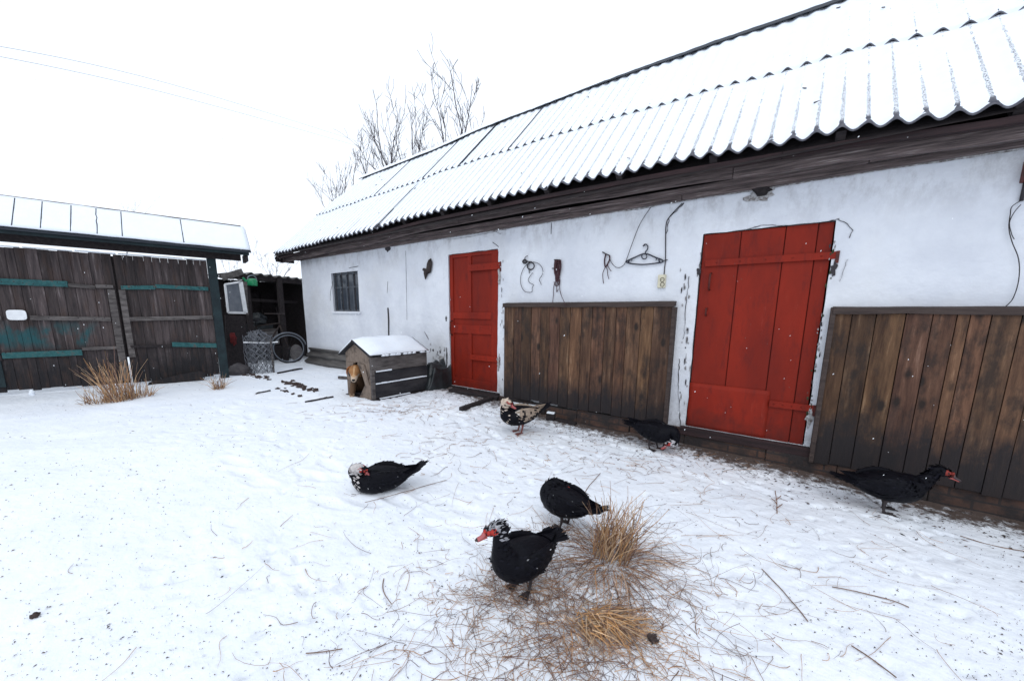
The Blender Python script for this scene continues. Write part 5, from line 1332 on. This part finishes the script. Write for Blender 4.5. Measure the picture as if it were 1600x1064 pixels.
tuft('small dry grass tuft alone in front of the gate post', 342, 608, 70, .28, .07, .9, .0034)
tuft('big upright clump of hay behind the front duck', 955, 872, 240, .35, .105, .48, .0022, (IR.x*.18, IR.y*.18), .35, 'hay_clump', .30)
# stray stalks of the clump lying outward
q = MB(); c_ = on_g(955, 878)
for k in range(210):
    a = random.uniform(0, 6.28); r = .06+.12*random.random(); p = V((c_.x+r*math.cos(a), c_.y+r*math.sin(a), 0)); p.z = ground(p.x, p.y)+random.uniform(.0, .05)
    blade(q, p, (math.cos(a+random.uniform(-.6, .6)), math.sin(a+random.uniform(-.6, .6)), random.uniform(.0, .55)), random.uniform(.10, .36), random.uniform(.0014, .0024), .5, .25)
tag(q.build('hay_skirt', M['straw']), 'loose hay stalks splayed round the upright hay clump', 'hay')
q = MB(); c_ = on_g(935, 975)
for k in range(360):
    u = random.gauss(0, .075); v = random.gauss(0, .042); p = c_+IR*u-TW*v; p.z = ground(p.x, p.y)+random.uniform(.0, .055)*math.exp(-(u*u+v*v)/.012)
    a = math.atan2(IR.y, IR.x)+random.gauss(-.5, .7); blade(q, p, (math.cos(a), math.sin(a), random.uniform(-.2, .25)), random.uniform(.06, .2), random.uniform(.0014, .0024), .3, .3)
tag(q.build('hay_heap', M['hay']), 'small flattened heap of hay nearest the bottom edge', 'hay')
# straw strewn on the snow
q = MB()
def strew(px, py, sx_, sy_, n_, l0, l1, thick=(.0009, .0019)):
    for k in range(n_):
        x_, y_ = random.gauss(px, sx_), random.gauss(py, sy_)
        if y_ > 1250 or y_ < 600: continue
        p = on_g(x_, y_)
        if p.y > D-.12 or p.length > 20: continue
        p.z += random.uniform(.002, .012); a = random.uniform(0, 6.28)
        blade(q, p, (math.cos(a), math.sin(a), random.uniform(-.05, .12)), random.uniform(l0, l1)*random.choice((.5, .8, 1, 1)), random.uniform(*thick), .1, .8, 7)
strew(805, 925, 55, 24, 330, .04, .14); strew(890, 955, 95, 40, 420, .05, .18); strew(890, 880, 60, 35, 150, .05, .18); strew(940, 985, 110, 50, 240, .05, .2)
strew(880, 960, 170, 70, 260, .06, .26); strew(1010, 900, 60, 60, 150, .06, .26); strew(870, 1030, 120, 30, 200, .05, .2)
strew(880, 835, 40, 12, 160, .04, .14)
strew(900, 900, 300, 140, 160, .06, .22); strew(1250, 850, 160, 70, 70, .08, .24); strew(600, 900, 200, 120, 50, .06, .2); strew(760, 680, 90, 30, 150, .05, .16, (.0016, .0028)); strew(1000, 720, 150, 20, 240, .05, .16, (.0014, .0024)); strew(620, 640, 60, 10, 120, .05, .16, (.002, .003))
for a, b2 in (((570, 786), (697, 751)), ((1190, 890), (1262, 972)), ((478, 1022), (535, 1015)), ((905, 800), (938, 740)), ((1330, 1010), (1400, 1060)), ((1500, 838), (1600, 862)), ((600, 905), (612, 945)), ((1300, 918), (1420, 950))):
    pa, pb = on_g(*a), on_g(*b2); pts = [pa+(pb-pa)*(i/8) for i in range(9)]; kk = random.uniform(-.05, .05)
    pts = [V((p.x+kk*math.sin(i/8*3.14), p.y+kk*math.sin(i/8*3.14), ground(p.x, p.y)+.006)) for i, p in enumerate(pts)]; q.tube(pts, .0026, 4, col=(.5, .42, .4))
tag(q.build('strewn_straw', M['straw']), kind='stuff')
# crumbs of litter everywhere on the snow
q = MB()
def crumb(p, l, kk):
    a = random.uniform(0, 6.28); d_ = V((math.cos(a), math.sin(a), 0))*l; s_ = V((-math.sin(a), math.cos(a), 0))*l*random.uniform(.12, .4)
    m_ = V((random.uniform(-.4, .4)*l, random.uniform(-.4, .4)*l, 0)); z = V((0, 0, .003)); h = V((0, 0, .0045))
    q.add([p-d_+z, p+s_+m_+z+h, p+d_+z, p-s_+m_+z], [(0, 3, 2, 1)], col=(kk, kk, kk))
cnt = 0
while cnt < 3900:
    px, py = random.uniform(-60, 1660), 560+520*random.random()**1.1
    p = on_g(px, py)
    if p.y > D-.07 or p.length > 12 or p.x < -8.2: continue
    den = .22+.9*max(0, noise.noise((p.x*1.1, p.y*1.1, 7)))+.75*sstep(p.y, 2.9, 4.1)
    if random.random() > den: continue
    cnt += 1; crumb(p, random.choice((.003, .004, .005, .007, .012))*random.uniform(.7, 1.5)*(.20+.17*min(4, (p-EYE).dot(AF))), random.uniform(.5, 2.2))
for k in range(1700):                                        # trodden strip along the wall
    x = random.uniform(-4.4, 2.2); y = D-.1-abs(random.gauss(0, .32)); p = V((x, y, ground(x, y))); crumb(p, random.uniform(.004, .022), random.uniform(.5, 1.9))
tag(q.build('yard_litter', M['litter']), kind='stuff')
# thin tall stalks over the gate tuft
q = MB(); c_ = on_g(188, 628)
for (px, py) in ((150, 558), (168, 552), (178, 540), (160, 580), (196, 562), (205, 575), (142, 574)):
    e = on_plane(px, py, GN, GN.dot(c_)); b2 = c_+GU*random.uniform(-.06, .1); q.tube([b2, (b2+e)/2+V((0, 0, .03)), e], [.004, .003, .002], 4, col=random.choice(STR))
tag(q.build('tall_stalks', M['straw']), 'few thin tall stalks rising from the dry tuft by the gate', 'dry grass')
# a dead weed
q = MB(); c_ = on_g(1215, 802)
for a, b2 in (((1214, 803), (1211, 768)), ((1213, 795), (1222, 789)), ((1213, 788), (1205, 780)), ((1212, 782), (1220, 776))):
    pa, pb = on_g(*a), on_g(*b2); q.tube([pa+V((0, 0, .006)), (pa+pb)/2+V((.004, 0, .012)), pb+V((0, 0, .008))], .003, 5, col=(.6, .4, .3))
tag(q.build('dead_weed', M['straw']), 'single dry weed stalk lying below the wide red door', 'weed')

# ------------------------------------------------------------------ bare trees and wires beyond
def bare_tree(name, label, base, tips, r0, mm, seed, group=None, twig=.8, dens=3):
    """trunk rises to a fork; limbs reach towards each tip, with branching twigs"""
    rnd = random.Random(seed); base = V(base); t = thing(name, label, 'tree', base, 0, group)
    cen = sum((V(x) for x in tips), V())/len(tips); zf = min(V(x).z for x in tips)
    fork = V((base.x*.7+cen.x*.3, base.y*.7+cen.y*.3, base.z+(zf-base.z)*.30))
    q = MB(); pts = [base, base+(fork-base)*.35+V((rnd.uniform(-.1, .1), 0, 0)), base+(fork-base)*.7+V((rnd.uniform(-.1, .1), 0, 0)), fork]
    q.tube(cat_rom([tuple(p) for p in pts], 3), [r0*(1-.05*i) for i in range(10)], 8); q.build('trunk', mm, t, smooth=True)
    q = MB()
    def limb(a, b2, r, depth):
        k = 7; d_ = b2-a; L_ = d_.length; P_ = []
        bend = V((rnd.uniform(-1, 1), rnd.uniform(-1, 1), rnd.uniform(-.2, .9)))*L_*.12
        for i in range(k+1):
            s_ = i/k; P_.append(a+d_*s_+bend*math.sin(s_*math.pi)+V((rnd.uniform(-1, 1), rnd.uniform(-1, 1), rnd.uniform(-1, 1)))*L_*.012)
        q.tube(P_, [max(.0072, r*(1-.85*i/k)) for i in range(k+1)], 5 if r > .02 else 3, cap=False)
        if depth == 0: return
        nb = rnd.randint(dens+1, dens+4)
        for j in range(nb):
            i = rnd.randint(2, k-1); p = P_[i]; ax = d_.normalized(); rv = V((rnd.uniform(-1, 1), rnd.uniform(-1, 1), rnd.uniform(-.3, 1))).normalized()
            dd = (ax*rnd.uniform(.6, 1)+rv*rnd.uniform(.45, .9)+V((0, 0, .25))).normalized(); l = L_*rnd.uniform(.22, .5)*twig
            limb(p, p+dd*l, r*.40*(1-.5*i/k)+.0015, depth-1)
    for x in tips: limb(fork, V(x), r0*.33, 2)
    q.build('branches', mm, t, smooth=True); return t
def far(px, py, Y): return tuple(on_y(px, py, Y))
bare_tree('bare_tree', 'tallest bare tree with upright twigs behind the barn ridge', far(700, 420, 10.5), [far(*p, 10.5+o) for p, o in (((706, 112), .3), ((738, 130), -.4), ((742, 190), .5), ((668, 230), .4), ((712, 205), -.2), ((672, 138), .6), ((650, 190), .2), ((725, 165), .9), ((690, 175), -.6))], .13, M['bark'], 11, 'bare trees beyond the barn')
bare_tree('bare_tree', 'broad bare tree behind the middle of the barn ridge', far(640, 420, 11.5), [far(*p, 11.5+o) for p, o in (((592, 175), .3), ((555, 240), .5), ((600, 240), -.3), ((622, 235), .2), ((650, 225), .5), ((570, 195), -.2), ((625, 172), -.4), ((640, 178), .6), ((565, 215), .2), ((610, 205), .9), ((660, 200), -.6), ((580, 235), .3))], .13, M['bark'], 12, 'bare trees beyond the barn')
bare_tree('bare_tree', 'low spreading bare tree behind the far end of the barn roof', far(560, 420, 12), [far(*p, 12+o) for p, o in (((492, 292), .3), ((525, 285), .2), ((505, 280), -.2), ((545, 268), .4), ((515, 268), -.4), ((535, 262), .6), ((548, 245), .2), ((500, 300), .9), ((560, 235), .3))], .10, M['bark'], 13, 'bare trees beyond the barn', twig=.7)
bare_tree('bare_tree', 'bare tree top showing above the right end of the gate roof', far(195, 420, 16), [far(*p, 16+o) for p, o in (((180, 318), .3), ((192, 322), -.4), ((212, 320), .6), ((228, 326), .2))], .12, M['bark_pale'], 14, 'bare trees beyond the barn', twig=.6, dens=2)
bare_tree('bare_bush', 'bare bush between the gate roof and the lean-to shed', far(368, 470, 13), [far(*p, 13+o) for p, o in (((345, 398), .3), ((358, 400), -.4), ((372, 402), .6), ((385, 405), .2))], .06, M['bark_pale'], 15, 'bare bushes by the shed', twig=.8, dens=2)
bare_tree('bare_bush', 'bare bush under the barn eaves behind the shed roof', far(430, 470, 13), [far(*p, 13+o) for p, o in (((402, 400), .3), ((420, 402), -.4), ((438, 404), .6), ((455, 408), .2), ((468, 410), .4))], .06, M['bark_pale'], 16, 'bare bushes by the shed', twig=.8, dens=2)
for (a, m_, e), lb in ((((-200, 40), (260, 130), (600, 234)), 'upper thin overhead wire crossing the sky at left'), (((-200, 52), (260, 146), (600, 240)), 'lower thin overhead wire crossing the sky at left')):
    A, B = EYE+ray(*a)*7, EYE+ray(*e)*24; q = MB(); Mi = EYE+ray(*m_)*12
    q.tube(cat_rom([tuple(A), tuple(Mi), tuple(B), tuple(B+(B-Mi)*.6)], 12), .0050, 4); tag(q.build('overhead_wire', M['far_wire']), lb, 'wire', 'overhead wires')

# ------------------------------------------------------------------ falling snow
q = MB(); rnd = random.Random(99)
for k in range(620):
    dd = rnd.uniform(1.6, 7.5); p = EYE+ray(rnd.uniform(-60, 1660), rnd.uniform(120, 900))*dd
    if p.z < .15 or p.y > D-.2: continue
    r = rnd.uniform(.0016, .0038)*(1 if dd > 3 else .55); q.ball(p, (r, r*.8, r*rnd.uniform(1, 3)), 7, 5, T=Matrix.Rotation(rnd.uniform(.2, .9), 3, 'Y'))
tag(q.build('falling_snow', M['flake']), kind='stuff')
